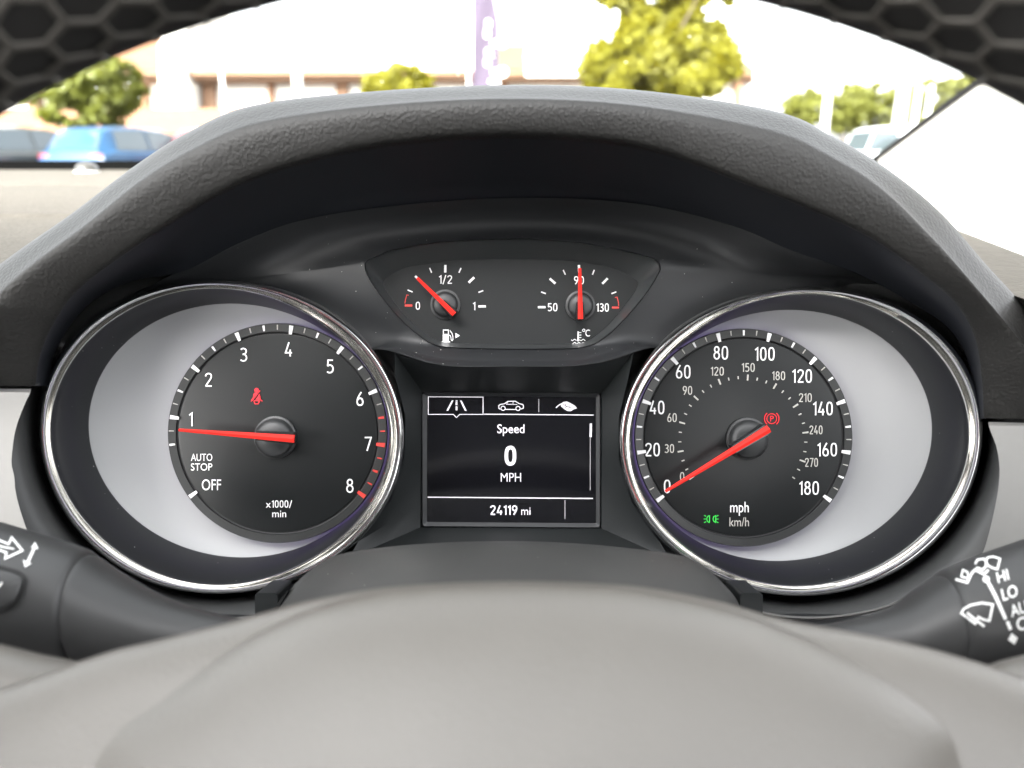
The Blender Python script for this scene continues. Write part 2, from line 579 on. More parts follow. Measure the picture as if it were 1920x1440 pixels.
def ellipse(c, ax, ang, grow=0.0, n=NR):
    a = math.radians(ang)
    out = []
    for i in range(n):
        t = 2 * math.pi * i / n - a
        ex, ey = (ax[0] + grow) * math.cos(t), (ax[1] + grow) * math.sin(t)
        out.append((c[0] + ex * math.cos(a) - ey * math.sin(a), c[1] + ex * math.sin(a) + ey * math.cos(a)))
    return out
def lerp2(A, B, t):
    return [(a[0] + (b[0] - a[0]) * t, a[1] + (b[1] - a[1]) * t) for a, b in zip(A, B)]
def lift(A, z):
    if callable(z):
        return [P(x, y, z(x, y)) for x, y in A]
    return [P(x, y, z) for x, y in A]

# surround tubs round the rings
for key, sgn in (('L', -1), ('R', 1)):
    cx0, cy0 = RING[key + 'out'][0]
    def zz(lo, hi):
        def f(x, y):
            s = max(0.0, min(1.0, ((y - cy0) / 290.0 + 0.15 + 0.75 * max(0.0, sgn * (x - cx0) / 340.0))))
            s = s * s * (3 - 2 * s)
            inner = max(0.0, min(1.0, (-sgn * (x - cx0) / 340.0 - 0.35) / 0.3))
            return lo + (hi - lo) * s * (1 - inner)
        return f
    o = ring(key + 'out')
    rows = [lift(ring(key + 'out', -6), 0.006), lift(ring(key + 'out', 6), zz(-0.006, -0.004)), lift(ring(key + 'out', 13), zz(-0.007, 0.009)),
            lift(ring(key + 'out', 21), zz(-0.0075, 0.017)), lift(ring(key + 'out', 34), zz(-0.008, 0.0215)), lift(ring(key + 'out', 60), zz(-0.009, 0.0245)), lift(ring(key + 'out', 95), zz(-0.010, 0.027))]
    dash.part('ring_surround', mesh('ring_surround', *loft(rows, True), tub_m, angle=60))

# ------------------------------------------------------------------ gauge pod over the screen
WIN = [(957, 447), (1066, 452), (1160, 467), (1214, 480), (1232, 487), (1239, 500), (1235, 514), (1207, 557), (1160, 611), (1129, 637), (1104, 649), (1066, 654),
       (957, 655), (847, 652), (810, 645), (785, 629), (754, 603), (722, 566), (691, 522), (683, 498), (689, 487), (706, 480), (738, 467), (816, 454)]
OUTER = [(957, 371), (1190, 381), (1370, 422), (1480, 468), (1606, 513), (1636, 545), (1500, 620), (1360, 640), (1262, 655), (1226, 652), (1200, 657), (1100, 684),
         (957, 687), (830, 685), (740, 660), (712, 655), (690, 655), (620, 645), (480, 620), (266, 562), (294, 530), (450, 455), (570, 412), (740, 386)]
ZOUT = [0.012, 0.012, 0.011, 0.010, 0.006, -0.012, -0.014, -0.008, -0.002, 0.006, 0.012, 0.0145,
        0.015, 0.0145, 0.012, 0.006, -0.001, -0.006, -0.014, -0.012, 0.006, 0.010, 0.011, 0.012]
NW = 144
W2 = cat_rom(WIN, NW, True)
O3 = cat_rom([(a[0], a[1], z) for a, z in zip(OUTER, ZOUT)], NW, True)
winedge = [P(x, y, 0.0055) for x, y in W2]
outer = [P(x, y, z) for x, y, z in O3]
rows = []
for t in (0.0, 0.06, 0.2, 0.4, 0.6, 0.8, 0.93, 1.0):
    r = []
    for i, (a, b) in enumerate(zip(winedge, outer)):
        p = a.lerp(b, t)
        k_ = max(0.0, min(1.0, (O3[i][1] - 400) / 180))
        sag = -0.006 + 0.003 * k_ * k_ * (3 - 2 * k_)
        lipb = 0.0035 if (O3[i][1] > 640 and 720 < O3[i][0] < 1220) else 0.0
        p.z += sag * math.sin(math.pi * t) * (1 if not lipb else 0.2) + lipb * math.sin(math.pi * min(1, t * 1.0)) * 0.6
        r.append(p)
    rows.append(r)
for r in rows[1:-2]:
    for _ in range(6):
        zs = [p.z for p in r]
        for i, p in enumerate(r):
            p.z = sum(zs[(i + q) % NW] for q in range(-6, 7)) / 13
pod = dash.part('gauge_pod', mesh('gauge_pod', *loft(rows, True), surround_m, angle=70))
# window rim (gloss edge), glossy ceiling and the gauge sheet
w0 = [P(x, y, 0.0055) for x, y in W2]
wc = (957, 560)
w1 = [P(wc[0] + (x - wc[0]) * 0.994, wc[1] + (y - wc[1]) * 0.99, 0.0062) for x, y in W2]
w2 = [P(wc[0] + (x - wc[0]) * 0.989, wc[1] + (y - wc[1]) * 0.982, 0.0045) for x, y in W2]
dash.part('window_rim', mesh('window_rim', *loft([w0, w1, w2], True), band_m, angle=60), parent=pod)
SHEET = [(957, 486), (1066, 489), (1140, 500), (1172, 512), (1188, 522), (1196, 530), (1192, 545), (1180, 562), (1150, 600), (1122, 626), (1100, 640), (1066, 645),
         (957, 646), (847, 643), (815, 636), (793, 622), (765, 598), (742, 570), (724, 545), (718, 530), (726, 521), (740, 511), (772, 499), (847, 489)]
S2 = cat_rom(SHEET, NW, True)
s0 = [P(x, y, -0.004) for x, y in S2]
dash.part('glossy_ceiling', mesh('glossy_ceiling', *loft([w2, [a.lerp(b, 0.5) for a, b in zip(w2, s0)], s0], True), gloss_m, angle=50), parent=pod)
dash.part('gauge_sheet', mesh('gauge_sheet', [(p.x, p.y, p.z) for p in s0] + [(0, (720 - 570) / F * D, -0.004)],
                              [(i, (i + 1) % NW, NW) for i in range(NW)], panel_m, smooth=False), parent=pod)

# screen pocket: a square funnel with rounded upper lip
def pocket_row(t):
    # t 0 = mouth, 1 = screen frame
    up = [(740 + 30 * 0, 660), (752, 668), (801, 681), (879, 686.5), (957, 687.5), (1066, 686), (1129, 680), (1176, 668), (1188, 660)]
    dnp = [(1255, 1048), (1185, 1040), (1100, 1036), (1020, 1034), (957, 1033), (880, 1033), (800, 1035), (720, 1039), (655, 1046)]
    rt = [(1200 + 5 * k, 700 + 62 * k) for k in range(6)]
    lf = [(726 - 8 * (5 - k) - 0, 1010 - 60 * k) for k in range(6)]
    mouth = up + [(1179, 705), (1161, 780), (1160, 860), (1184, 940), (1236, 1015)] + dnp + [(672, 1015), (732, 940), (758, 860), (760, 780), (741, 705)]
    inn_u = [(790 + (1128 - 790) * k / 8, 733 + 4 * k / 8) for k in range(9)]
    inn_r = [(1128, 737 + (991 - 737) * (k + 1) / 6) for k in range(5)]
    inn_d = [(1128 - (1128 - 788) * k / 8, 991 - 2 * k / 8) for k in range(9)]
    inn_l = [(788 + 2 * (k + 1) / 6, 989 - (989 - 733) * (k + 1) / 6) for k in range(5)]
    inner = inn_u + inn_r + inn_d + inn_l
    zm = [0.0145] * 9 + [0.012, 0.008, 0.006, 0.008, 0.012] + [0.016] * 9 + [0.012, 0.008, 0.006, 0.008, 0.012]
    return [P(a[0] + (b[0] - a[0]) * t, a[1] + (b[1] - a[1]) * t, z + (-0.004 - z) * t) for a, b, z in zip(mouth, inner, zm)]
dash.part('screen_pocket', mesh('screen_pocket', *loft([pocket_row(t) for t in (0, 0.03, 0.5, 0.97, 1.0)], True), pocket_m, angle=28))
# dark plate behind everything
dash.part('back_plate', mesh('back_plate', *prism(lift([(60, 1400), (60, 740), (130, 640), (250, 545), (370, 510), (570, 425), (760, 395), (960, 385), (1180, 398), (1370, 435), (1500, 490), (1690, 580), (1800, 680), (1846, 790), (1860, 1400)], -0.03), -0.034, -0.030), dark_m, smooth=False))

# silver end trims
def slab(poly, z0, z1, n=60, inset=7):
    pts = poly
    cx = sum(p[0] for p in pts) / len(pts)
    cy_ = sum(p[1] for p in pts) / len(pts)
    def ins(p, k):
        d = Vector((p[0] - cx, p[1] - cy_))
        return (p[0] - d.x / d.length * k, p[1] - d.y / d.length * k)
    rows = [lift(pts, z0), lift(pts, z1 - 0.002), lift([ins(p, 2.5) for p in pts], z1 - 0.0007), lift([ins(p, inset) for p in pts], z1)]
    return loft(rows, True, cap0=True, cap1=True)
TL = [(-90, 728), (58, 729)] + cat_rom([(50, 745), (31, 792), (22, 840), (20, 875), (31, 936), (51, 998), (75, 1050)], 20) + [(75, 1075), (-90, 1075)]
TR = [(2010, 795), (1853, 791)] + cat_rom([(1858, 805), (1869, 834), (1875, 880), (1867, 945), (1846, 1030), (1825, 1075)], 20) + [(1825, 1100), (2010, 1100)]
dash.part('silver_trim', mesh('silver_trim', *slab(TL, 0.0, 0.034), silver_m, angle=30))
dash.part('silver_trim', mesh('silver_trim', *slab(TR, 0.0, 0.036), silver_m, angle=30))
# lower panel under the dials, with a thin bright lip
low = [[P(x, y + 0.00012 * (x - 960) ** 2 * 0.0, z) for x in range(-200, 2121, 80)] for y, z in ((1080, -0.02), (1120, 0.0), (1165, 0.03), (1260, 0.05), (1500, 0.06))]
dash.part('lower_panel', mesh('lower_panel', *loft(low), surround_m, angle=60))
for pts in ([(215, 1098), (262, 1122), (330, 1148), (400, 1160), (470, 1158), (520, 1146)], [(1420, 1148), (1480, 1158), (1560, 1158), (1650, 1142), (1720, 1112), (1760, 1085)]):
    v, f = ribbon(cat_rom(pts, 24), 7)
    n = len(v)
    rows = [[P(v[i].x, v[i].y, 0.030) for i in range(n // 2)], [P((v[i].x + v[i + n // 2].x) / 2, (v[i].y + v[i + n // 2].y) / 2, 0.0318) for i in range(n // 2)],
            [P(v[i + n // 2].x, v[i + n // 2].y, 0.030) for i in range(n // 2)]]
    dash.part('trim_lip', mesh('trim_lip', *loft(rows), silver_m, angle=60))

# dash top (world frame -> cluster frame through the inverse)
LMI = LM.inverted()
def toL(p):
    return LMI @ Vector(p)
cz = CAM.z
def dz(x, y):
    z = cz - 0.0184 - 0.040 * (0.85 - y)
    if y < 0.45:
        z -= 0.0012
    return z
def x_right(y):
    return 0.215 + 0.19 * (y - 0.30) if y < 0.47 else 0.2475 + 0.33 * (y - 0.47)
def dash_grid(ys, xl, nx, edge):
    rows = []
    for y in ys:
        xr = x_right(y) if edge else -0.160
        x0 = xl
        xs = [(x0 + (xr - (0.010 if edge else 0.0) - x0) * k / nx) for k in range(nx + 1)]
        r = [toL((x, y, dz(x, y) - (0.0015 if 0.643 < y < 0.655 else 0))) for x in xs]
        if edge:
            r += [toL((xr - 0.004, y, dz(xr, y) - 0.0015)), toL((xr, y, dz(xr, y) - 0.006)), toL((xr + 0.004, y, dz(xr, y) - 0.10))]
        rows.append(r)
    return loft(rows)
far_y = [0.4515, 0.50, 0.58, 0.64, 0.645, 0.652, 0.657, 0.72, 0.80, 0.85]
near_y = [0.20, 0.25, 0.30, 0.36, 0.42, 0.4485, 0.4514]
dash.part('dash_top', mesh('dash_top', *dash_grid(far_y, -1.12, 40, True), dash_m, angle=25))
dash.part('dash_end', mesh('dash_end', *dash_grid(near_y, -1.12, 24, False), dash_m, angle=25))
dash.part('dash_end', mesh('dash_end', *dash_grid(near_y, 0.160, 6, True), dash_m, angle=25))
v, f = box(-1.12, 0.40, 0.852, 0.872, cz - 0.05, cz - 0.0095)
dash.part('windscreen_seal', mesh('windscreen_seal', [toL(p) for p in v], f, seal_m, smooth=False))
v, f = box(-1.12, 0.40, 0.872, 1.0, cz - 0.35, cz - 0.06)
dash.part('scuttle', mesh('scuttle', [toL(p) for p in v], f, dark_m, smooth=False))

fleck_m = mat('pale_dust', (0.5, 0.49, 0.46), 0.9)
def dust(t, o, n, seed, size=0.00022, test=None):
    rnd = random.Random(seed)
    me = o.data
    polys = [p for p in me.polygons if test is None or test(p.center)]
    V, Fc = [], []
    for _ in range(n):
        p = rnd.choice(polys)
        vs = [me.vertices[i].co for i in p.vertices]
        c = vs[0].lerp(vs[1], rnd.random()).lerp(vs[-1].lerp(vs[-2], rnd.random()), rnd.random())
        nrm = p.normal if p.normal.z > 0 else -p.normal
        a_ = nrm.orthogonal().normalized()
        b_ = nrm.cross(a_)
        s_ = size * rnd.uniform(0.4, 1.2)
        w_ = rnd.uniform(0, 6.28)
        c = c + nrm * 0.00008
        k = len(V)
        for q in range(4):
            aa = w_ + q * math.pi / 2 + rnd.uniform(-0.4, 0.4)
            V.append(c + (a_ * math.cos(aa) + b_ * math.sin(aa) * rnd.uniform(0.5, 1.3)) * s_)
        Fc.append((k, k + 1, k + 2, k + 3))
    t.part('dust', mesh('dust', V, Fc, fleck_m, smooth=False), parent=o, kind='stuff')

dust(dash, pod, 60, 3)
# ================================================================== BIG DIALS
def tick_mesh(name, r0, r1, w0, w1, m, h=0.00022):
    v, f = prism([(r0, -w0 / 2), (r1, -w1 / 2), (r1, w1 / 2), (r0, w0 / 2)], 0, h)
    return mesh(name, v, f, m, smooth=False)

def needle_body(length, tail, w_tail, w_tip, h):
    """red pointer along +x from -tail to length"""
    prof = []
    n = 10
    rows = []
    for k in range(n + 1):
        x = -tail + (length + tail) * k / n
        w = w_tail + (w_tip - w_tail) * max(0.0, (x + tail * 0.2) / (length + tail * 0.2)) if x > -tail * 0.2 else w_tail
        hh = h * (1 - 0.45 * k / n)
        rows.append([(x, -w / 2, 0), (x, -w / 2, hh * 0.55), (x, 0, hh), (x, w / 2, hh * 0.55), (x, w / 2, 0)])
    return loft(rows, True, cap0=True, cap1=True)

def housing_body(x0, x1, w0, w1, h):
    o = []
    n = 8
    for k in range(n + 1):
        a = math.pi / 2 + math.pi * k / n
        o.append((x0 + w0 / 2 + w0 / 2 * math.cos(a) * 0.55, w0 / 2 * math.sin(a)))
    o += [(x1, -w1 / 2), (x1, w1 / 2)]
    ins = [(x * 0.985, y * 0.86) for x, y in o]
    rows = [[(x, y, 0) for x, y in o], [(x, y, h * 0.8) for x, y in o], [(x, y, h) for x, y in ins]]
    return loft(rows, True, cap0=True, cap1=True)

def add_needle(t, hub, tip, tailp, zn, w_tail, w_tip, hub_r, z0, skirt=True):
    """hub, tip, tail end in photo pixels; the pointer runs at depth zn above a domed hub"""
    H = P(*hub, z0)
    px = lambda k: k / F * (D - z0)
    prof = [(px(hub_r + 4), 0), (px(hub_r + 4), 0.0012), (px(hub_r), 0.0016), (px(hub_r) * 0.97, 0.0050), (px(hub_r) * 0.9, 0.0064), (px(hub_r) * 0.7, 0.0074),
            (px(hub_r) * 0.4, 0.0080), (px(hub_r) * 0.1, 0.0082)]
    sc = (zn - z0) / 0.0085 * 0.62
    hubo = t.part('hub', mesh('hub', *lathe([(r, z * sc) for r, z in prof], 48), hubcap_m, angle=40), Matrix.Translation(H))
    A, B = P(*tailp, zn), P(*tip, zn)
    ang = math.atan2((B - A).y, (B - A).x)
    L = (B - A).length
    q = lambda k: k / F * (D - zn)
    m4 = Matrix.Translation(A) @ Matrix.Rotation(ang, 4, 'Z')
    hs = t.part('needle', mesh('needle', *housing_body(-q(6), L * 0.34, q(w_tail + 9), q(w_tail + 3), 0.0036), housing_m, angle=40), m4 @ Matrix.Translation((0, 0, -0.0030)))
    nb = needle_body(L, 0.0, q(w_tail), q(w_tip), 0.0018)
    t.part('pointer', mesh('pointer', *nb, needle_m, angle=30), m4 @ Matrix.Translation((0, 0, 0.0002)), parent=hs)
    return hubo

def big_dial(t, key, cres, face, ccx, ccy):
    O, I = ring(key + 'out'), ring(key + 'in')
    za, zb = 0.0165, 0.0135
    # outer chrome bead, then satin inner band, then a thin bright inner line
    prof = [(0.0, -0.010), (-0.01, -0.002), (0.0, 0.0005), (0.04, 0.0018), (0.12, 0.0031), (0.24, 0.0038), (0.38, 0.0037), (0.50, 0.0028), (0.58, 0.0014), (0.62, 0.0)]
    rows = [lift(lerp2(O, I, a), za + (zb - za) * a + dz_) for a, dz_ in prof]
    rng = t.part('chrome_ring', mesh('chrome_ring', *loft(rows, True), chrome, angle=50))
    prof = [(0.61, 0.0000), (0.63, 0.0003), (0.72, -0.0006), (0.80, -0.0003), (0.88, 0.0006), (0.96, 0.0003), (1.0, -0.0012), (1.01, -0.004)]
    rows = [lift(lerp2(O, I, a), za + (zb - za) * a + dz_) for a, dz_ in prof]
    t.part('inner_ring', mesh('inner_ring', *loft(rows, True), satin, angle=40), parent=rng)
    def clear(Q, m_):
        o_ = []
        for x, y in Q:
            dx, dy = x - ccx, y - ccy
            r_ = math.hypot(dx, dy)
            k_ = max(1.0, (face + m_) / r_)
            o_.append((ccx + dx * k_, ccy + dy * k_))
        return o_
    ic = RING[key + 'in'][0]
    def polar(Q):
        tab = sorted((math.atan2(y - ic[1], x - ic[0]) % (2 * math.pi), math.hypot(x - ic[0], y - ic[1])) for x, y in Q)
        tab = [(tab[-1][0] - 2 * math.pi, tab[-1][1])] + tab + [(tab[0][0] + 2 * math.pi, tab[0][1])]
        o_, j_ = [], 0
        for i in range(NR):
            t_ = 2 * math.pi * i / NR
            while tab[j_ + 1][0] < t_:
                j_ += 1
            u_ = (t_ - tab[j_][0]) / max(1e-9, tab[j_ + 1][0] - tab[j_][0])
            r_ = tab[j_][1] + (tab[j_ + 1][1] - tab[j_][1]) * u_
            o_.append((ic[0] + r_ * math.cos(t_), ic[1] + r_ * math.sin(t_)))
        return o_
    C = polar(clear(ellipse(*cres, n=600), 3.5))
    n = len(C)
    rows = [lift(lerp2(I, C, 0.0), 0.0120), lift(lerp2(I, C, 0.05), 0.0110), lift(lerp2(I, C, 0.14), 0.0102), lift(lerp2(I, C, 0.5), 0.005), lift(lerp2(I, C, 0.97), -0.0013), lift(C, -0.0022), lift(C, -0.0032)]
    bb = t.part('bezel_band', mesh('bezel_band', *loft(rows, True), band_m, angle=40))
    dust(t, bb, 45, len(key) + int(ccx), 0.00016)
    # silver bowl from the bezel edge to under the dial disc
    cc = polar(circ(ccx, ccy, 185, 600))
    C2 = polar(clear(ellipse(*cres, grow=4, n=600), 5))
    rows = [lift(lerp2(C2, cc, a), z) for a, z in ((0, -0.0026), (0.25, -0.0042), (0.5, -0.0052), (0.8, -0.0056), (1, -0.0056))]
    t.part('silver_bowl', mesh('silver_bowl', *loft(rows, True), crescent_m, angle=60))
    px = face / F * D
    M0 = Matrix.Translation(P(ccx, ccy, 0))
    t.part('edge_light', mesh('edge_light', *lathe([(px * 0.975, -0.0046), (px * 0.992, -0.0043), (px * 0.992, -0.0022), (px * 0.975, -0.0020)], 128), glow_m, angle=40), M0)
    prof = [(px * 0.99, -0.0016), (px, -0.0010), (px, 0.0), (px * 0.994, 0.0004), (px * 0.925, 0.0002)]
    n = 128
    rr = [[(r * math.cos(2 * math.pi * i / n), r * math.sin(2 * math.pi * i / n), z) for i in range(n)] for r, z in prof]
    t.part('scale_ring', mesh('scale_ring', *loft(rr, True), scale_m, angle=40), M0)
    prof = [(px * 0.925, 0.0002), (px * 0.922, -0.0007), (px * 0.908, -0.0009), (px * 0.905, -0.0004)]
    rr = [[(r * math.cos(2 * math.pi * i / n), r * math.sin(2 * math.pi * i / n), z) for i in range(n)] for r, z in prof]
    t.part('groove', mesh('groove', *loft(rr, True), groove_m, angle=40), M0)
    rr = [[(r * math.cos(2 * math.pi * i / n), r * math.sin(2 * math.pi * i / n), z) for i in range(n)] for r, z in ((px * 0.905, -0.0004), (px * 0.88, -0.0003), (px * 0.02, -0.0003))]
    t.part('dial_face', mesh('dial_face', *loft(rr, True, cap1=True), dial_m, angle=40), M0)
    return M0, px

def put_tick(t, me, M0, ang, z=0.0003, name='tick_mark'):
    t.part(name, me, M0 @ Matrix.Rotation(math.radians(ang), 4, 'Z') @ Matrix.Translation((0, 0, z)))

# ---- tachometer
tach = Thing('tachometer', 'rev counter with numerals 1 to 8 and red marks from 7 to 8', 'gauge', P(520.5, 812, -0.004))
M0, R0 = big_dial(tach, 'L', ((443.9, 807.1), (278.2, 237.1), 7.5), 206, 520.5, 812)
k = D / F
maj = tick_mesh('tick_mark', R0 * 0.905, R0 * 0.985, 5.2 * k, 7.6 * k, white_m)
majr = tick_mesh('tick_mark', R0 * 0.905, R0 * 0.985, 5.6 * k, 8.4 * k, redprint_m)
med = tick_mesh('tick_mark', R0 * 0.935, R0 * 0.985, 2.8 * k, 4.0 * k, white_m)
mnr = tick_mesh('tick_mark', R0 * 0.940, R0 * 0.985, 1.5 * k, 2.2 * k, grey_m)
medr = tick_mesh('tick_mark', R0 * 0.930, R0 * 0.980, 3.2 * k, 4.6 * k, redprint_m)
mnr_r = tick_mesh('tick_mark', R0 * 0.935, R0 * 0.980, 2.0 * k, 2.8 * k, redprint_m)
step = 252 / 8.5
for i in range(0, 33):
    v = i / 4
    ang = -36 + (8 - v) * 29.63
    if v < 0.5:
        continue
    red = v >= 6.5
    me = (majr if red else maj) if i % 4 == 0 else (medr if red else med) if i % 2 == 0 else (mnr_r if red else mnr)
    put_tick(tach, me, M0, ang)
put_tick(tach, maj, M0, 216)
for s, x, y in (('1', 358, 786), ('2', 391, 712), ('3', 457, 665), ('4', 541, 655), ('5', 619, 687), ('6', 675, 748), ('7', 690, 832), ('8', 656, 911)):
    tach.part('numeral', glyph_mesh('numeral', white_m, 0.0001, s, x, y, 26.5, {'1': 8}.get(s, 14.5), thick=0.1))
for s, x, y, h, w in (('AUTO', 378, 857.5, 13.6, 40), ('STOP', 378, 875.5, 13.6, 40), ('OFF', 396.5, 909, 20.5, 36), ('x1000/', 523, 945, 13.5, 49), ('min', 523.5, 963.5, 13.5, 26)):
    tach.part('lettering', (glyph_mesh if '0' in s else text_mesh)('lettering', white_m, 0.0001, s, x, y, h, w))
sb = [('f', circ(481, 731.5, 4.2, 16)),
      ('f', [(476, 737), (480, 735.6), (484.5, 736), (480.5, 743), (475, 748.8), (473.8, 747)]),
      ('f', [(486.3, 738), (488, 744), (488.6, 749.5), (479, 749.8), (484, 743)]),
      ('l', [(472, 749.5), (487.5, 732.5)], 1.6),
      ('l', [(470.5, 752.5), (475, 748.5)], 1.5), ('l', [(492, 752.5), (487.5, 748.5)], 1.5),
      ('l', [(476, 751.2), (486.5, 751.2)], 1.6),
      ('l', [(476, 751.5), (478, 757.2)], 1.5), ('l', [(486.5, 751.5), (484.5, 757.2)], 1.5), ('l', [(477.5, 757.2), (485, 757.2)], 1.3)]
tach.part('seat_belt_light', mesh('seat_belt_light', *strokes(sb, 0.0001), redlamp_m, smooth=False))
add_needle(tach, (517, 820), (337, 806), (553, 822.5), 0.0085, 14, 5, 36, 0.0)

# ---- speedometer
spd = Thing('speedometer', 'speedometer with mph numerals 0 to 180 and a small km/h scale inside', 'gauge', P(1394, 820.5, -0.004))
M0, R0 = big_dial(spd, 'R', ((1467.9, 816.3), (279.9, 234.5), -7.0), 204.5, 1394, 820.5)
maj = tick_mesh('tick_mark', R0 * 0.905, R0 * 0.985, 5.2 * k, 7.6 * k, white_m)
med = tick_mesh('tick_mark', R0 * 0.935, R0 * 0.985, 2.8 * k, 4.0 * k, white_m)
mnr = tick_mesh('tick_mark', R0 * 0.940, R0 * 0.985, 1.5 * k, 2.2 * k, grey_m)
for i in range(0, 37):
    put_tick(spd, maj if i % 4 == 0 else med if i % 2 == 0 else mnr, M0, 216 - i * 7)
inner_maj = tick_mesh('inner_tick', 113 * k, 124 * k, 2.6 * k, 3.0 * k, grey_m)
inner_min = tick_mesh('inner_tick', 115.5 * k, 121 * k, 1.8 * k, 2.0 * k, grey_m)
M1 = Matrix.Translation(P(1393, 826, 0))
for i in range(0, 30):
    put_tick(spd, inner_maj if i % 3 == 0 else inner_min, M1, 216 - i * 8.699, -0.00028, 'inner_tick')
for s, x, y in (('0', 1251, 912), ('20', 1223.5, 843), ('40', 1232, 764), ('60', 1281, 697), ('80', 1351.5, 661.5), ('100', 1434, 663.5), ('120', 1504, 705), ('140', 1543, 766), ('160', 1551, 843), ('180', 1517, 915)):
    spd.part('numeral', glyph_mesh('numeral', white_m, 0.0001, s, x, y, 25.5, {1: 13, 2: 28, 3: 37.5}[len(s)], thick=0.106))
for s, x, y in (('0', 1279, 893.5), ('30', 1255, 841), ('60', 1260, 783), ('90', 1289, 732), ('120', 1345, 696), ('150', 1403, 689), ('180', 1460, 704.5), ('210', 1510, 745.5), ('240', 1530, 806), ('270', 1521.5, 867)):
    spd.part('small_numeral', glyph_mesh('small_numeral', grey_m, 0.0001, s, x, y, 16.5, {1: 8.5, 2: 18, 3: 24.5}[len(s)], thick=0.115))
spd.part('lettering', text_mesh('lettering', white_m, 0.0001, 'mph', 1386.5, 954, 20, 35, weight=0.004))
spd.part('lettering', text_mesh('lettering', grey_m, 0.0001, 'km/h', 1386, 978.5, 17, 36.5))
pk = [('lc', circ(1447, 785, 9.2, 32), 1.3), ('l', circ(1447, 785, 13.6, 12, 130, 230), 1.5), ('l', circ(1447, 785, 13.6, 12, -50, 50), 1.5)]
pv, pf = strokes(pk, 0.0001)
tv, tf = text_px('P', 1447.3, 785, 10.5, 6.5)
spd.part('parking_brake_light', mesh('parking_brake_light', *merge((pv, pf), ([P(x, y, 0.0001) for x, y in tv], tf)), redlamp_m, smooth=False))
lg = []
for s in (-1, 1):
    c = 1333.5
    lg += [('lc', [(c + s * 3.2, 967), (c + s * 6.2, 968), (c + s * 8, 971), (c + s * 8.2, 974), (c + s * 7, 977.5), (c + s * 4.2, 979.5), (c + s * 3.2, 979)] if s < 0 else
            [(c + s * 3.2, 973), (c + s * 5, 968.5), (c + s * 8.2, 967), (c + s * 8.6, 973), (c + s * 8.2, 979.5), (c + s * 5, 977.5)], 1.6),
           ('l', [(c + s * 9.4, 968.2), (c + s * 13.6, 966.3)], 1.4), ('l', [(c + s * 9.6, 973.2), (c + s * 14.2, 973.2)], 1.4), ('l', [(c + s * 9.4, 978.2), (c + s * 13.6, 980)], 1.4)]
spd.part('side_light_symbol', mesh('side_light_symbol', *strokes(lg, 0.0001), greenlamp_m, smooth=False))
add_needle(spd, (1401, 823), (1247, 921), (1440, 803.5), 0.0085, 14.5, 5, 36, 0.0)

# ================================================================== SMALL GAUGES
GZ = -0.0038
def small_gauge(name, label, hub, tip, tail, majors, minors, reds, nums):
    t = Thing(name, label, 'gauge', P(*hub, GZ))
    for (x, y, a, l, w) in majors:
        v, f = ribbon([(x - l / 2 * math.cos(a), y + l / 2 * math.sin(a)), (x + l / 2 * math.cos(a), y - l / 2 * math.sin(a))], w)
        t.part('tick_mark', mesh('tick_mark', *prism([P(q.x, q.y, GZ) for q in (v[0], v[1], v[3], v[2])], GZ, GZ + 0.0002), white_m, smooth=False))
    for (x, y, a, l, w) in minors:
        v, f = ribbon([(x - l / 2 * math.cos(a), y + l / 2 * math.sin(a)), (x + l / 2 * math.cos(a), y - l / 2 * math.sin(a))], w)
        t.part('tick_mark', mesh('tick_mark', *prism([P(q.x, q.y, GZ) for q in (v[0], v[1], v[3], v[2])], GZ, GZ + 0.0002), white_m, smooth=False))
    t.part('red_bracket', mesh('red_bracket', *strokes(reds, GZ + 0.0001), redprint_m, smooth=False))
    for s, x, y, h, w in nums:
        t.part('numeral', glyph_mesh('numeral', white_m, GZ + 0.0001, s, x, y, h, w, thick=0.12))
    add_needle(t, hub, tip, tail, GZ + 0.0065, 9.6, 5.4, 24, GZ)
    return t
def ra(x, y, c):
    return math.atan2(-(y - c[1]), x - c[0])
fc = (834.5, 572)
fuel = small_gauge('fuel_gauge', 'fuel gauge marked 0, 1/2 and 1 with a petrol pump symbol below', (835, 571), (782.5, 521.5), (852, 589.5),
    [(835, 504, ra(835, 504, fc), 14, 4.2), (884, 525, ra(884, 525, fc), 14, 4.2), (904, 574.5, 0.0, 14, 4), (783.5, 522.5, ra(783.5, 522.5, fc), 14, 4)],
    [(769, 545.6, ra(769, 545.6, fc), 10, 2.2), (807.5, 507, ra(807.5, 507, fc), 9.5, 2.2), (862.5, 507, ra(862.5, 507, fc), 9.5, 2.2), (901.6, 546.6, ra(901.6, 546.6, fc), 9.5, 2.2)],
    [('l', [(759, 572.8), (773, 572.8)], 3.8), ('l', [(759.2, 569), (760.5, 561), (762.8, 553), (766.3, 553.6)], 1.3)],
    [('0', 783.5, 573.2, 14.5, 8.5), ('1/2', 835.5, 524, 16, 25), ('1', 889, 574, 15, 5)])
fp = [('lc', [(831.3, 618.8), (840.8, 618.8), (840.8, 627), (831.3, 627)], 1.6), ('f', [(830.2, 627.8), (841.8, 627.8), (841.8, 640), (830.2, 640)]), ('l', [(828.2, 641), (843.8, 641)], 2.2),
      ('l', [(842, 628), (844.5, 629.5), (845.6, 633), (845.8, 637), (847.5, 638.8), (849.3, 637), (849.2, 631), (847.5, 625), (843.5, 619.5)], 1.3),
      ('f', [(854, 624.2), (862.3, 629.2), (854, 634.2)])]
fuel.part('fuel_pump_symbol', mesh('fuel_pump_symbol', *strokes(fp, GZ + 0.0001), white_m, smooth=False))
tc_ = (1088, 574)
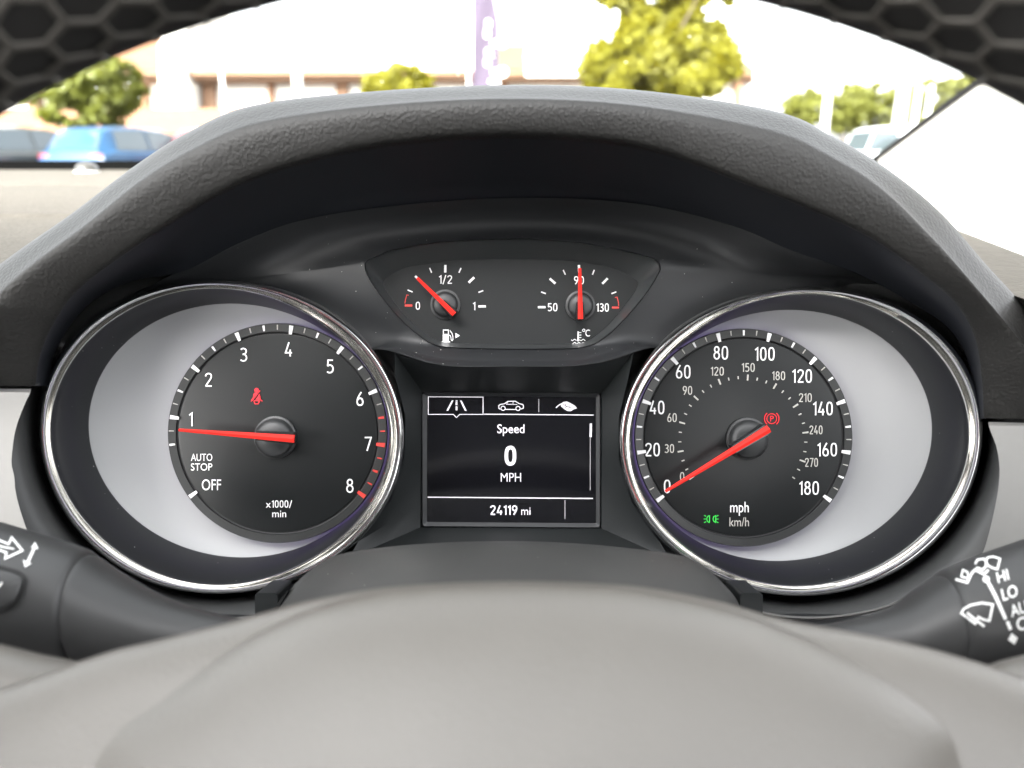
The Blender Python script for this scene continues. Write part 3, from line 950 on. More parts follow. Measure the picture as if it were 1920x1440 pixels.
temp = small_gauge('temperature_gauge', 'coolant temperature gauge marked 50, 90 and 130 with needle upright on 90', (1088, 573), (1086.8, 503.5), (1088, 598.5),
    [(1015.7, 576, 0.0, 14, 3.8), (1036, 527, ra(1036, 527, tc_), 14, 4), (1085.6, 504, ra(1085.6, 504, tc_), 14, 4.2), (1134.3, 527, ra(1134.3, 527, tc_), 14, 4)],
    [(1019, 549, ra(1019, 549, tc_), 9.5, 2.2), (1058, 510.6, ra(1058, 510.6, tc_), 9.5, 2.2), (1112.5, 510.6, ra(1112.5, 510.6, tc_), 9.5, 2.2), (1151, 549, ra(1151, 549, tc_), 9.5, 2.2)],
    [('l', [(1147.5, 576.6), (1160.5, 576.6)], 3.2), ('l', [(1160, 573.6), (1159.4, 566), (1157, 557), (1153, 557.8)], 1.3)],
    [('50', 1036, 576, 15, 18.5), ('90', 1085.6, 525.5, 15, 19), ('130', 1130, 576.5, 15.5, 23.5)])
tp = [('l', [(1084, 621.5), (1084, 637)], 2.2), ('f', circ(1084, 637.5, 2.4, 14)), ('l', [(1085, 623.5), (1090, 623.5)], 1.2), ('l', [(1085, 628.2), (1090, 628.2)], 1.2), ('l', [(1085, 632.8), (1090, 632.8)], 1.2)]
for yy in (637.4, 643.2):
    for (xa, xb) in (((1071, 1080.5), (1087.5, 1097.5)) if yy < 640 else ((1073, 1095),)):
        n = 14
        tp.append(('l', [(xa + (xb - xa) * i / n, yy + 1.3 * math.sin((xa + (xb - xa) * i / n) * 0.78)) for i in range(n + 1)], 1.05))
tp.append(('lc', circ(1094.5, 619.3, 2.3, 14), 1.1))
tv, tf = text_px('C', 1102, 624.5, 13, 8.5)
temp.part('coolant_symbol', mesh('coolant_symbol', *merge(strokes(tp, GZ + 0.0001), ([P(x, y, GZ + 0.0001) for x, y in tv], tf)), white_m, smooth=False))

# ================================================================== INFORMATION DISPLAY
SZ = -0.006
disp = Thing('information_display', 'small dark driver display showing speed 0 MPH and 24119 mi', 'display', P(957, 985, SZ))
def rrect(x0, y0, x1, y1, r, dy=0.0, n=5):
    o = []
    for cx, cy, a in ((x1 - r, y0 + r, -90), (x1 - r, y1 - r, 0), (x0 + r, y1 - r, 90), (x0 + r, y0 + r, 180)):
        for i in range(n):
            t = math.radians(a + 90 * i / (n - 1))
            o.append((cx + r * math.cos(t), cy + r * math.sin(t) + dy * (cx - 960) / 330))
    return o
a = rrect(790, 735, 1127, 990, 6, 2.5)
b = rrect(792.5, 737.5, 1124.5, 987.5, 5, 2.5)
c = rrect(800.5, 743.5, 1117.5, 980, 2, 2.5)
disp.part('screen_frame', mesh('screen_frame', *loft([lift(a, SZ - 0.002), lift(a, SZ + 0.0016), lift(b, SZ + 0.0022), lift(c, SZ + 0.0012), lift(c, SZ + 0.0002)], True), screenframe_m, angle=30))
disp.part('screen', mesh('screen', *prism(lift(rrect(798, 741, 1120, 982, 2, 2.5), SZ), SZ - 0.001, SZ + 0.0004), screen_m, smooth=False))
pz = SZ + 0.0006
tab = [('lc', [(803, 743.8 + 0), (905.8, 744.6), (905.8, 777), (862, 777), (856, 783), (850, 777), (803, 777)], 1.3), ('l', [(907.5, 776.6), (1113, 778.2)], 1.6), ]
disp.part('menu_tab', mesh('menu_tab', *strokes(tab, pz), pixel_m, smooth=False))
road = [('f', [(837, 770), (840.5, 770), (850.2, 751), (847, 751)]), ('f', [(871.5, 770), (875, 770), (865.6, 751), (862.4, 751)]),
        ('f', [(854.3, 751), (857.7, 751), (857.7, 752.8), (854.3, 752.8)]), ('f', [(854.3, 754.2), (857.7, 754.2), (857.7, 759.6), (854.3, 759.6)]), ('f', [(854.3, 762), (857.7, 762), (857.7, 769.2), (854.3, 769.2)])]
disp.part('road_symbol', mesh('road_symbol', *strokes(road, pz), pixel_m, smooth=False))
carl = [('l', [(938.5, 767.5), (935.5, 766), (935, 761), (937.5, 758.6), (946, 757), (952, 752.6), (966, 752.2), (973, 756.6), (980, 758.4), (981.6, 761.5), (981, 765.6), (976.8, 767)], 1.5),
        ('lc', circ(943.3, 765.5, 4, 18), 1.4), ('lc', circ(971.3, 765.8, 4, 18), 1.4), ('l', [(948, 767.6), (966.6, 767.8)], 1.4), ('l', [(949, 758), (970, 758.4)], 1.0), ('l', [(962, 753), (962, 758)], 1.0), ('l', [(952.5, 754.2), (949, 758)], 1.0)]
disp.part('car_symbol', mesh('car_symbol', *strokes(carl, pz), pixel_m, smooth=False))
leaf = [('f', [(1051, 758), (1056, 753.8), (1063, 753), (1070, 756), (1077, 760), (1082, 765.5), (1076, 767.4), (1070, 771), (1064, 770.6), (1058, 767), (1052.5, 762.5)]), ('l', [(1052.5, 757), (1047.5, 760), (1042.5, 764.6)], 1.8)]
lf = disp.part('leaf_symbol', mesh('leaf_symbol', *strokes(leaf, pz), pixel_m, smooth=False))
vein = [('l', [(1055, 757.5), (1063, 762.5), (1074, 764.8)], 0.9), ('l', [(1060, 760.7), (1060.5, 757)], 0.8), ('l', [(1067, 763.4), (1067.5, 759)], 0.8), ('l', [(1062, 762.3), (1059, 764.6)], 0.8), ('l', [(1069, 763.9), (1065.5, 767)], 0.8)]
disp.part('leaf_vein', mesh('leaf_vein', *strokes(vein, pz + 0.00012), screen_m, smooth=False), parent=lf)
def dots(x, y0, y1, pitch, w, h):
    return [('f', [(x - w / 2, y), (x + w / 2, y), (x + w / 2, y + h), (x - w / 2, y + h)]) for y in [y0 + pitch * i for i in range(int((y1 - y0) / pitch))]]
disp.part('tab_divider', mesh('tab_divider', *strokes(dots(1010.2, 748.5, 773.5, 1.9, 1.6, 1.1), pz, 0), dim_m, smooth=False))
sbar = disp.part('scroll_bar', mesh('scroll_bar', *strokes([('f', [(1105.8, 794), (1109.9, 794), (1109.4, 819.6), (1105.3, 819.6)])], pz), pixel_m, smooth=False))
disp.part('scroll_track', mesh('scroll_track', *strokes(dots(1106.6, 821, 921, 2.2, 1.5, 1.2), pz, 0), dim_m, smooth=False), parent=sbar)
disp.part('divider_line', mesh('divider_line', *strokes([('l', [(801.8, 932.2), (1111.6, 934.7)], 1.9)], pz), pixel_m, smooth=False))
disp.part('odometer_divider', mesh('odometer_divider', *strokes(dots(1059.3, 937.5, 974, 1.9, 1.7, 1.1), pz, 0), dim_m, smooth=False))
for nm, s, x, y, h, w, wt in (('speed_title', 'Speed', 957.8, 806.5, 16.5, 51, 0.004), ('speed_value', '0', 957, 854.5, 34.5, 20.5, 0.022), ('speed_unit', 'MPH', 958, 895, 17, 38, -0.008),
                              ('odometer_reading', '24119', 944.5, 956.5, 17.5, 51, 0.005), ('odometer_unit', 'mi', 986, 958.5, 15.5, 17.5, 0.0)):
    if s[0].isdigit():
        disp.part(nm, glyph_mesh(nm, pixel_m, pz, s, x, y, h, w, thick=0.19 if s == '0' else 0.15))
    else:
        disp.part(nm, text_mesh(nm, pixel_m, pz, s, x, y, h, w, weight=wt))

# ================================================================== STEERING COLUMN SHROUD
shr = Thing('column_shroud', 'grained black steering column shroud under the driver display', 'column cover', P(957, 1200, 0.05))
SIL = cat_rom([(500, 1200), (511, 1155), (545, 1104), (593, 1061), (646, 1037), (779, 1020.5), (938, 1014.5), (1098, 1020), (1257, 1038), (1310, 1056), (1353, 1091), (1385, 1132), (1397, 1190)], 90)
def low_to(S, c, t, dy=0):
    return [(x + (c[0] - x) * t, y + (c[1] - y) * t + dy) for x, y in S]
rows = [lift(low_to(SIL, (955, 1300), 0.06, 12), 0.02), lift(low_to(SIL, (955, 1300), 0.012, 2), 0.038), lift(SIL, 0.046), lift(low_to(SIL, (955, 1300), 0.02, 0), 0.053),
        lift(low_to(SIL, (955, 1300), 0.10, 4), 0.066), lift(low_to(SIL, (955, 1300), 0.22, 10), 0.080), lift(low_to(SIL, (955, 1350), 0.36, 20), 0.096), lift(low_to(SIL, (955, 1400), 0.5, 30), 0.108)]
shell = shr.part('upper_shell', mesh('upper_shell', *loft(rows), shroud_m, angle=60))
dust(shr, shell, 70, 5)
gl = [(505, 1160), (512, 1150), (526, 1124), (543, 1103), (540, 1110), (525, 1138), (515, 1160)]
shr.part('shell_gap', mesh('shell_gap', *prism(lift(gl, 0.049), 0.047, 0.0500), dark_m, smooth=False))
for x0 in (478, 1388):
    shr.part('lock_block', mesh('lock_block', *prism(lift(rrect(x0, 1112, x0 + 42, 1180, 6), 0.036), 0.02, 0.036), pocket_m, smooth=False))

# ================================================================== STEERING WHEEL
WD = 0.118
WZ = D - WD
WC = Vector((0.0012, -0.1003, WZ))
RW, RT = 0.1805, 0.0155
wheel = Thing('steering_wheel', 'black steering wheel with mesh patterned rim and soft grey hub cover', 'steering wheel', WC)
def tor(phi, psi, r=RT):
    e = Vector((math.cos(phi), math.sin(phi), 0))
    return WC + e * (RW + r * math.cos(psi)) + Vector((0, 0, r * math.sin(psi)))
rows = [[tor(2 * math.pi * i / 160, 2 * math.pi * j / 28) for j in range(28)] for i in range(161)]
rim = wheel.part('rim', mesh('rim', *loft(rows, True), rim_m, angle=80))
# hexagon mesh cords round the inner face of the rim
NV, NF_ = [], []
def cord(p, q, psi_rad):
    (s0, v0), (s1, v1) = p, q
    pts = []
    for kk in range(4):
        u = kk / 3
        s, v = s0 + (s1 - s0) * u, v0 + (v1 - v0) * u
        pts.append((tor(s / RW, v / RT, RT + 0.00015), tor(s / RW, v / RT, RT + 0.001)))
    o = len(NV)
    for i, (a_, b_) in enumerate(pts):
        d = (pts[min(3, i + 1)][0] - pts[max(0, i - 1)][0]).normalized()
        n_ = (b_ - a_).normalized()
        sd_ = d.cross(n_)
        for kx, ky in ((-1, 0), (-0.6, 0.8), (0.6, 0.8), (1, 0)):
            NV.append(a_ + sd_ * kx * 0.00065 + n_ * ky * 0.0006)
    for i in range(3):
        for j in range(3):
            NF_.append((o + i * 4 + j, o + i * 4 + j + 1, o + i * 4 + 4 + j + 1, o + i * 4 + 4 + j))
hw, hh = 0.0092, 0.0056
v_lo = math.radians(124) * RT
for row in range(4):
    for col in range(-34, 35):
        s = math.pi / 2 * RW + (col + (0.5 if row % 2 else 0)) * hw
        v = v_lo + row * hh
        a1, a2, a3 = (s - hw / 2, v - hh * 0.17), (s, v - hh * 0.5), (s + hw / 2, v - hh * 0.17)
        a4 = (s + hw / 2, v + hh * 0.5)
        cord(a1, a2, 0)
        cord(a2, a3, 0)
        cord(a3, a4, 0)
wheel.part('mesh_cover', mesh('mesh_cover', NV, NF_, net_m, angle=60), parent=rim, kind='stuff')
# spokes and hub
H1 = [(-420, 1400), (-200, 1345), (0, 1291), (77, 1265), (149, 1240), (221, 1217), (308, 1197), (421, 1169), (520, 1142), (600, 1122), (750, 1099), (960, 1090), (1150, 1096), (1250, 1108), (1360, 1131), (1463, 1160),
      (1591, 1184), (1720, 1210), (1848, 1246), (1960, 1285), (2150, 1350), (2350, 1410)]
S = cat_rom(H1, 120)
def dome(S, c, z0, z1, ts, ex):
    return [lift([(x + (c[0] - x) * t, y + (c[1] - y) * t) for x, y in S], z0 + (z1 - z0) * t ** ex) for t in ts]
TS = (0.0, 0.006, 0.015, 0.03, 0.05, 0.08, 0.12, 0.18, 0.26, 0.36, 0.5, 0.7, 0.95)
back = [lift([(x, y + 14) for x, y in S], 0.122), lift([(x, y + 4) for x, y in S], 0.128)]
wheel.part('hub_shell', mesh('hub_shell', *loft(back + dome(S, (960, 2000), 0.132, 0.168, TS, 0.6)), wheelplastic, angle=70))
A1 = [(60, 1520), (103, 1440), (154, 1383), (205, 1342), (288, 1296), (360, 1256), (450, 1203), (560, 1150), (660, 1120), (780, 1101), (960, 1093), (1140, 1099), (1260, 1116), (1380, 1145), (1470, 1178), (1560, 1216),
      (1679, 1275), (1792, 1342), (1848, 1405), (1900, 1490)]
S = cat_rom(A1, 120)
back = [lift([(x, y + 9) for x, y in S], 0.1335), lift([(x, y + 3) for x, y in S], 0.1355)]
wheel.part('airbag_cover', mesh('airbag_cover', *loft(back + dome(S, (960, 2000), 0.1365, 0.186, TS, 0.58)), wheelplastic, angle=70))
for pts in ([(-260, 1150), (-100, 1183), (0, 1207), (80, 1227), (146, 1241), (240, 1275), (300, 1330)], [(1740, 1320), (1800, 1275), (1846, 1251), (1872, 1240), (1920, 1228), (2010, 1205), (2150, 1170)]):
    S = cat_rom(pts, 40)
    rows = [lift([(x, y + 14) for x, y in S], 0.112), lift([(x, y + 3) for x, y in S], 0.117), lift(S, 0.120), lift([(x, y + 10) for x, y in S], 0.124), lift([(x, y + 60) for x, y in S], 0.130), lift([(x, y + 200) for x, y in S], 0.134)]
    wheel.part('spoke', mesh('spoke', *loft(rows), wheelplastic, angle=70))

# ================================================================== STALKS
SKZ = 0.082
def stalk(name, label, secs, groove_x, n=40):
    """secs: (px, py, radius px) along the axis, groove at groove_x"""
    base = P(secs[len(secs) // 2][0], secs[len(secs) // 2][1], SKZ)
    t = Thing(name, label, 'control stalk', base)
    C = cat_rom(secs, 60)
    def rad(x, r):
        return r - 3.0 * math.exp(-((x - groove_x) / 5.0) ** 2) - (3.5 if (x > groove_x) == (secs[-1][0] > secs[0][0]) else 0.0)
    fine = []
    for i in range(len(C) - 1):
        for u in range(4):
            fine.append(tuple(C[i][q] + (C[i + 1][q] - C[i][q]) * u / 4 for q in range(3)))
    rows = []
    for i, (x, y, r) in enumerate(fine):
        c = P(x, y, SKZ)
        rr = rad(x, r) / F * (D - SKZ)
        rows.append([c + Vector((0.12 * rr * 0, rr * math.cos(2 * math.pi * j / n), rr * 0.9 * math.sin(2 * math.pi * j / n))) for j in range(n)])
    body = t.part('handle', mesh('handle', *loft(rows, True, True, True), stalk_m, angle=50))
    fx = sorted(fine)
    def section(x):
        lo, hi = 0, len(fx) - 1
        while hi - lo > 1:
            m_ = (lo + hi) // 2
            if fx[m_][0] <= x:
                lo = m_
            else:
                hi = m_
        a_, b_ = fx[lo], fx[hi]
        u_ = max(0.0, min(1.0, (x - a_[0]) / max(1e-9, b_[0] - a_[0])))
        return a_[1] + (b_[1] - a_[1]) * u_, a_[2] + (b_[2] - a_[2]) * u_
    def surf(px, py, up=0.00015):
        z = SKZ + 0.022
        while z > SKZ:
            p = P(px, py, z)
            sx = p.x / (D - SKZ) * F + 960
            yc, r_ = section(sx)
            rr = rad(sx, r_) / F * (D - SKZ)
            dy = (p.y - P(sx, yc, SKZ).y) / rr
            if dy * dy + ((z - SKZ) / (0.9 * rr)) ** 2 <= 1.0:
                break
            z -= 0.00004
        return P(px, py, z + up + 0.0001)
    return t, body, surf
def surf_strokes(lst, surf):
    parts = []
    for kk, s in enumerate(lst):
        up = 0.00015 + 0.00003 * kk
        if s[0] == 'f':
            parts.append(([surf(x, y, up) for x, y in s[1]], [tuple(range(len(s[1])))]))
        else:
            q_ = list(s[1]) + ([s[1][0]] if s[0] == 'lc' else [])
            pts = []
            for a_, b_ in zip(q_, q_[1:]):
                pts += [(a_[0] + (b_[0] - a_[0]) * u / 4, a_[1] + (b_[1] - a_[1]) * u / 4) for u in range(4)]
            if s[0] != 'lc':
                pts.append(q_[-1])
            v, f = ribbon(pts, s[2] * 0.82, s[0] == 'lc')
            parts.append(([surf(q.x, q.y, up) for q in v], f))
    return merge(*parts)

ind, body, surf = stalk('indicator_stalk', 'black indicator stalk with white double arrow markings, reaching in from the windscreen seal side', [(-160, 1062, 112), (-60, 1080, 112), (40, 1106, 110), (110, 1124, 107), (160, 1139, 103), (215, 1163, 92), (300, 1190, 74), (400, 1204, 56), (520, 1214, 46)], 160)
ind.o['label'] = 'black indicator stalk with white arrow markings and a black rimmed button'
arrow = [('lc', [(-30, 1010), (-4, 1012), (16, 1020), (22, 1008), (42, 1032), (10, 1047), (12, 1036), (-10, 1028), (-30, 1026)], 4.5), ('l', [(-20, 1018), (8, 1026), (26, 1029)], 3.5)]
ind.part('arrow_marking', mesh('arrow_marking', *surf_strokes(arrow, surf), mark_m, smooth=False))
arr2 = [('l', [(65, 1026), (51, 1056)], 6), ('f', [(58, 1027), (66, 1016), (72, 1030)]), ('f', [(43, 1050), (59, 1056), (47, 1064)])]
ind.part('double_arrow_marking', mesh('double_arrow_marking', *surf_strokes(arr2, surf), mark_m, smooth=False))
btn = cat_rom([(-80, 1058), (-20, 1060), (20, 1068), (41, 1077), (47, 1088), (43, 1104), (34, 1124), (22, 1138), (2, 1148), (-40, 1150), (-80, 1150), (-100, 1100)], 48, True)
v, f = ribbon(btn, 6.5, True)
bt = ind.part('end_button', mesh('end_button', *merge(([surf(q.x, q.y, 0.0003) for q in v], f)), dark_m, smooth=False))
ins = [(-20 + (x + 20) * 0.90, 1104 + (y - 1104) * 0.88) for x, y in btn]
ins2 = [(-20 + (x + 20) * 0.80, 1104 + (y - 1104) * 0.76) for x, y in btn]
rows = [[surf(x, y, 0.0002) for x, y in ins], [surf(x, y, 0.0009) for x, y in ins], [surf(x, y, 0.0012) for x, y in ins2], [surf(-20 + (x + 20) * 0.4, 1104 + (y - 1104) * 0.4, 0.0013) for x, y in btn]]
ind.part('button_pad', mesh('button_pad', *loft(rows, True, cap1=True), stalk_m, angle=40), parent=bt)
ind.part('button_symbol', mesh('button_symbol', *surf_strokes([('l', [(-8, 1108), (4, 1092)], 4)], lambda x, y, u: surf(x, y, u + 0.0015)), mark_m, smooth=False), parent=bt)

wip, body, surf = stalk('wiper_stalk', 'black wiper stalk printed with windscreen symbols and speed settings beside the speedometer', [(2080, 1092, 114), (1980, 1112, 113), (1920, 1128, 110), (1868, 1142, 106), (1828, 1153, 102), (1776, 1167, 94), (1724, 1187, 82), (1672, 1205, 66), (1580, 1216, 52), (1480, 1222, 46)], 1772)
def c8(pts):
    return [(1620 + x / 4.8, 960 + y / 4.8) for x, y in pts]
wsym = [('lc', c8([(875, 910), (900, 870), (960, 838), (1060, 818), (1160, 832), (1128, 980), (1075, 968), (1030, 945), (1000, 1005)]), 5.0), ('l', c8([(925, 905), (985, 955), (1085, 1030)]), 5.5)]
wip.part('wiper_symbol', mesh('wiper_symbol', *surf_strokes(wsym, surf), mark_m, smooth=False))
wash = [('lc', c8([(875, 580), (890, 520), (930, 540), (945, 600)]), 3.6), ('l', c8([(825, 605), (930, 635), (970, 550), (1000, 520), (1080, 560), (1120, 520)]), 5.2), ('l', c8([(1000, 470), (1020, 430), (1080, 420), (1110, 470), (1070, 520), (1010, 500)]), 4.6),
        ('lc', c8([(1095, 470), (1110, 410), (1160, 400), (1225, 420), (1200, 515), (1150, 500)]), 4.2)]
wip.part('washer_symbol', mesh('washer_symbol', *surf_strokes(wash, surf), mark_m, smooth=False))
arw = [('l', c8([(1100, 600), (1180, 750), (1275, 965)]), 7.5), ('f', circ(1849, 1086, 6.5, 14)), ('l', c8([(1290, 985), (1320, 1060)]), 7.5), ('f', c8([(1295, 1150), (1330, 1090), (1385, 1135), (1355, 1195)]))]
wip.part('arrow_marking', mesh('arrow_marking', *surf_strokes(arw, surf), mark_m, smooth=False))
for s, x, y, h, w in (('HI', 1880, 1080, 20, 22), ('LO', 1893, 1111, 22, 30), ('AUTO', 1926, 1136, 22, 66), ('OFF', 1932, 1164, 24, 54)):
    v, f = text_px(s, x, y, h, w, rot=19, weight=0.008, slant=0.12)
    wip.part('lettering', mesh('lettering', [surf(a_, b_) for a_, b_ in v], f, mark_m, smooth=False))
COL.objects.unlink(_to)

# ================================================================== SUN SENSOR ON THE DASH
p = ray(163, 319, 0.815)
sens = Thing('sun_sensor', 'small clear dome of the light sensor at the far edge of the dash top', 'sensor', (p.x, p.y, dz(p.x, p.y)), ID)
prof = [(0.0112, 0), (0.0110, 0.003), (0.0095, 0.0062), (0.0065, 0.0082), (0.003, 0.0091), (0.0004, 0.0093)]
sens.part('dome', mesh('dome', *lathe(prof, 32), dome_m, angle=60), Matrix.Translation(sens.base))
sens.part('base_ring', mesh('base_ring', *lathe([(0.0122, -0.004), (0.0122, 0.0008), (0.0110, 0.0012)], 32), pillar_m, angle=40), Matrix.Translation(sens.base))

# ================================================================== CAR BODY ROUND THE DRIVER
body = Thing('car_body', 'cabin shell with pale screen pillar, clear windscreen and roof around the dashboard', 'car body', (-0.36, 0.0, 0.25), ID)
WS0, WS1 = Vector((0, 0.90, cz - 0.03)), Vector((0, -0.05, cz + 0.43))
wn_ = (WS1 - WS0).normalized().cross(Vector((1, 0, 0)))
def on_screen(px, py):
    d = ray(px, py, 1.0) - CAM
    tt = (WS0 - CAM).dot(wn_) / d.dot(wn_)
    return CAM + d * tt
pa, pb = on_screen(1645, 295), on_screen(1832, 154)
dirp = (pb - pa) / (pb.z - pa.z)
def left_edge(z):
    return pa + dirp * (z - pa.z)
rows = []
for zr, wout, wback, in ((-0.16, 0.09, 0.34), (-0.06, 0.075, 0.27), (-0.01, 0.06, 0.21), (0.06, 0.045, 0.16), (0.15, 0.035, 0.13), (0.28, 0.03, 0.11), (0.42, 0.03, 0.10)):
    e = left_edge(max(cz + zr, cz - 0.03))
    e = Vector((e.x, e.y, cz + zr))
    a_ = e
    b_ = e + Vector((0.004, -0.008, 0))
    c_ = e + Vector((wout * 0.5, -wback * 0.55, 0))
    d_ = e + Vector((wout, -wback, 0))
    f_ = e + Vector((wout + 0.03, -wback + 0.01, 0))
    g_ = e + Vector((0.07, 0.02, 0))
    h_ = e + Vector((0.006, 0.012, 0))
    rows.append([a_, b_, c_, d_, f_, g_, h_])
pil = body.part('screen_pillar', mesh('screen_pillar', *loft(rows, True, True, True), pillar_m, angle=40))
rows = []
for zr in (-0.02, 0.05, 0.15, 0.3, 0.42):
    e = left_edge(cz + zr)
    rows.append([e + Vector((-0.0035, 0.003, 0)), e + Vector((-0.0015, -0.0045, 0)), e + Vector((0.003, -0.0065, 0.001)), e + Vector((0.003, 0.004, 0))])
body.part('pillar_seal', mesh('pillar_seal', *loft(rows, True, True, True), dark_m, angle=40), parent=pil)
# the glass sheet itself, laminated, slightly curved
rows = []
for i in range(9):
    t = i / 8
    c = WS0.lerp(WS1, t)
    rows.append([Vector((-1.13 + 0.05 * t + (1.56 - 0.1 * t) * j / 12, c.y + 0.012 - 0.05 * ((j - 6) / 6) ** 2 + 0.05, c.z + 0.02)) for j in range(13)])
gv, gf = loft(rows)
gv2 = [p + Vector((0, 0.002, 0.0045)) for p in gv]
body.part('windscreen', mesh('windscreen', gv, gf, windscreen_m, angle=60))
# dried specks on the glass
speck_m = bpy.data.materials.new('dried_water_specks')
speck_m.use_nodes = True
_nt = speck_m.node_tree
_tl = nn(_nt, 'ShaderNodeBsdfTranslucent')
_tl.inputs[0].default_value = (0.8, 0.8, 0.78, 1)
_ad = nn(_nt, 'ShaderNodeMixShader')
_nt.links.new(_nt.nodes['Principled BSDF'].outputs[0], _ad.inputs[1])
_nt.links.new(_tl.outputs[0], _ad.inputs[2])
_nt.links.new(_ad.outputs[0], _nt.nodes['Material Output'].inputs['Surface'])
vf_ = []
_r = random.Random(12)
for px_, py_ in [(124, 173), (186, 174), (247, 165), (119, 241), (265, 192), (80, 150), (860, 150), (1172, 127), (712, 142), (718, 163), (926, 119), (1290, 80), (1010, 60), (1150, 70), (450, 110), (1540, 190), (1600, 120), (340, 190)]:
    c_ = on_screen(px_, py_) + Vector((0, -0.004, 0.004))
    r_ = _r.uniform(0.0007, 0.0013)
    vf_.append(([c_ + Vector((r_ * math.cos(a_), r_ * 0.85 * math.sin(a_) * 0.9, -r_ * 0.45 * math.sin(a_))) for a_ in [k_ * math.pi / 4 for k_ in range(8)]], [tuple(range(8))]))
body.part('dried_specks', mesh('dried_specks', *merge(*vf_), speck_m, smooth=False), kind='stuff')
# roof, doors, unseen rear light block
v, f = box(-1.15, 0.47, -2.3, -0.34, cz + 0.43, cz + 0.47)
body.part('roof', mesh('roof', v, f, headliner_m, smooth=False))
for x0, x1 in ((-1.22, -1.15), (0.47, 0.54)):
    v1 = box(x0, x1, -2.3, 0.88, 0.2, cz - 0.03)
    v2 = box(x0, x1, -0.62, -0.48, cz - 0.03, cz + 0.43)
    v3 = box(x0, x1, -2.3, -1.5, cz - 0.03, cz + 0.43)
    body.part('door_side', mesh('door_side', *merge(v1, v2, v3), doorcard_m, smooth=False))
body.part('rear_light_block', mesh('rear_light_block', *box(-1.15, 0.47, -1.75, -1.55, 0.3, cz + 0.36), doorcard_m, smooth=False))  # tall dark block closing the unseen rear, added to cut light on the dials
body.part('bulkhead', mesh('bulkhead', *box(-1.15, 0.47, 0.86, 0.9, 0.3, cz - 0.06), doorcard_m, smooth=False))
body.part('seat_back', mesh('seat_back', *box(-0.26, 0.26, -0.66, -0.5, 0.4, cz + 0.02), doorcard_m, smooth=False))
body.part('headrest', mesh('headrest', *box(-0.14, 0.14, -0.64, -0.53, cz + 0.03, cz + 0.26), doorcard_m, smooth=False))
body.part('floor_pan', mesh('floor_pan', *box(-1.15, 0.47, -2.3, 0.9, 0.22, 0.3), doorcard_m, smooth=False))

# ================================================================== OUTSIDE
tarmac = mat('worn_asphalt', (0.055, 0.054, 0.052), 0.85, var=0.3, vscale=2.0, bump=[('noise', 60, 0.3, 0.01)])
structure('car_park', mesh('car_park', [(-900, -300, 0), (900, -300, 0), (900, 1500, 0), (-900, 1500, 0)], [(0, 1, 2, 3)], tarmac, smooth=False))

render_m = mat('white_render_wall', (0.75, 0.74, 0.70), 0.85, var=0.04, vscale=1.5)
fascia_m = mat('brown_timber_fascia', (0.15, 0.080, 0.042), 0.7, var=0.2, vscale=3)
brick_m = mat('orange_brick', (0.17, 0.085, 0.045), 0.85, var=0.25, vscale=4)
roof_m = mat('olive_roof_tiles', (0.075, 0.066, 0.032), 0.85, var=0.15, vscale=4)
pane_m = mat('dark_window_pane', (0.045, 0.05, 0.055), 0.5, spec=0.15)
postm = mat('pale_painted_steel', (0.55, 0.55, 0.52), 0.5)

# a low office building with a deep fascia carried on columns
def bY(px):
    return 40 + (px - 350) * 0.0052
def B(px, py, dY=0.0):
    return ray(px, py, bY(px) + dY)
def slabpx(x0, x1, y0, y1, d0, d1, ground=False):
    """block seen between photo columns x0..x1 and rows y0..y1, from depth d0 to d1 behind the facade line"""
    v = []
    for dd in (d0, d1):
        for x, y in ((x0, y1), (x1, y1), (x1, y0), (x0, y0)):
            q = B(x, y, d0)
            if ground and y == y1:
                q = Vector((q.x, q.y, 0))
            q = q + Vector((0, dd - d0, 0))
            v.append(q)
    return v, [(0, 1, 2, 3), (4, 5, 6, 7), (0, 1, 5, 4), (2, 3, 7, 6), (1, 2, 6, 5), (0, 3, 7, 4)]
off = Thing('office_building', 'long low office building with brown fascia on columns and white upper walls', 'building', (ray(700, 284, 43).x, 43, 0), ID)
off.part('wall', mesh('wall', *slabpx(-500, 1412, 150, 300, 0.5, 12, True), render_m, smooth=False))
off.part('fascia', mesh('fascia', *merge(slabpx(-500, 1414, 133, 141, -1.1, 3), slabpx(-500, 1414, 142.5, 149, -0.8, 3), slabpx(-500, 1414, 150, 155, -0.5, 3)), fascia_m, smooth=False))
up = off.part('upper_storey', mesh('upper_storey', *slabpx(300, 890, 20, 131, 0.6, 10), render_m, smooth=False))
winm = None
for rowy in (68, 92, 118):
    for i, x in enumerate((597, 622, 642, 668, 850)):
        pv_, pf_ = slabpx(x - 2.5, x + 2.5, rowy - 6, rowy + 6, 0.5, 0.58)
        off.part('window', mesh('window', pv_, pf_, pane_m, smooth=False))
roofp = [B(905, 131, -1), B(1416, 131, -1), B(1360, 84, 4), B(905, 84, 4)]
roofb = [p + Vector((0, 6, -0.3)) for p in roofp]
off.part('roof', mesh('roof', roofp + roofb, [(0, 1, 2, 3), (4, 5, 6, 7), (0, 1, 5, 4), (1, 2, 6, 5), (2, 3, 7, 6), (3, 0, 4, 7)], roof_m, smooth=False))
dor = off.part('dormer', mesh('dormer', *slabpx(986, 1110, 88, 143, -1.6, 3), render_m, smooth=False))
for rowy in (105, 130):
    for x in (1001, 1022, 1043, 1064, 1085):
        off.part('window', mesh('window', *slabpx(x - 5, x + 5, rowy - (5 if rowy < 110 else 8), rowy + 6, -1.68, -1.62), pane_m, smooth=False), parent=dor)
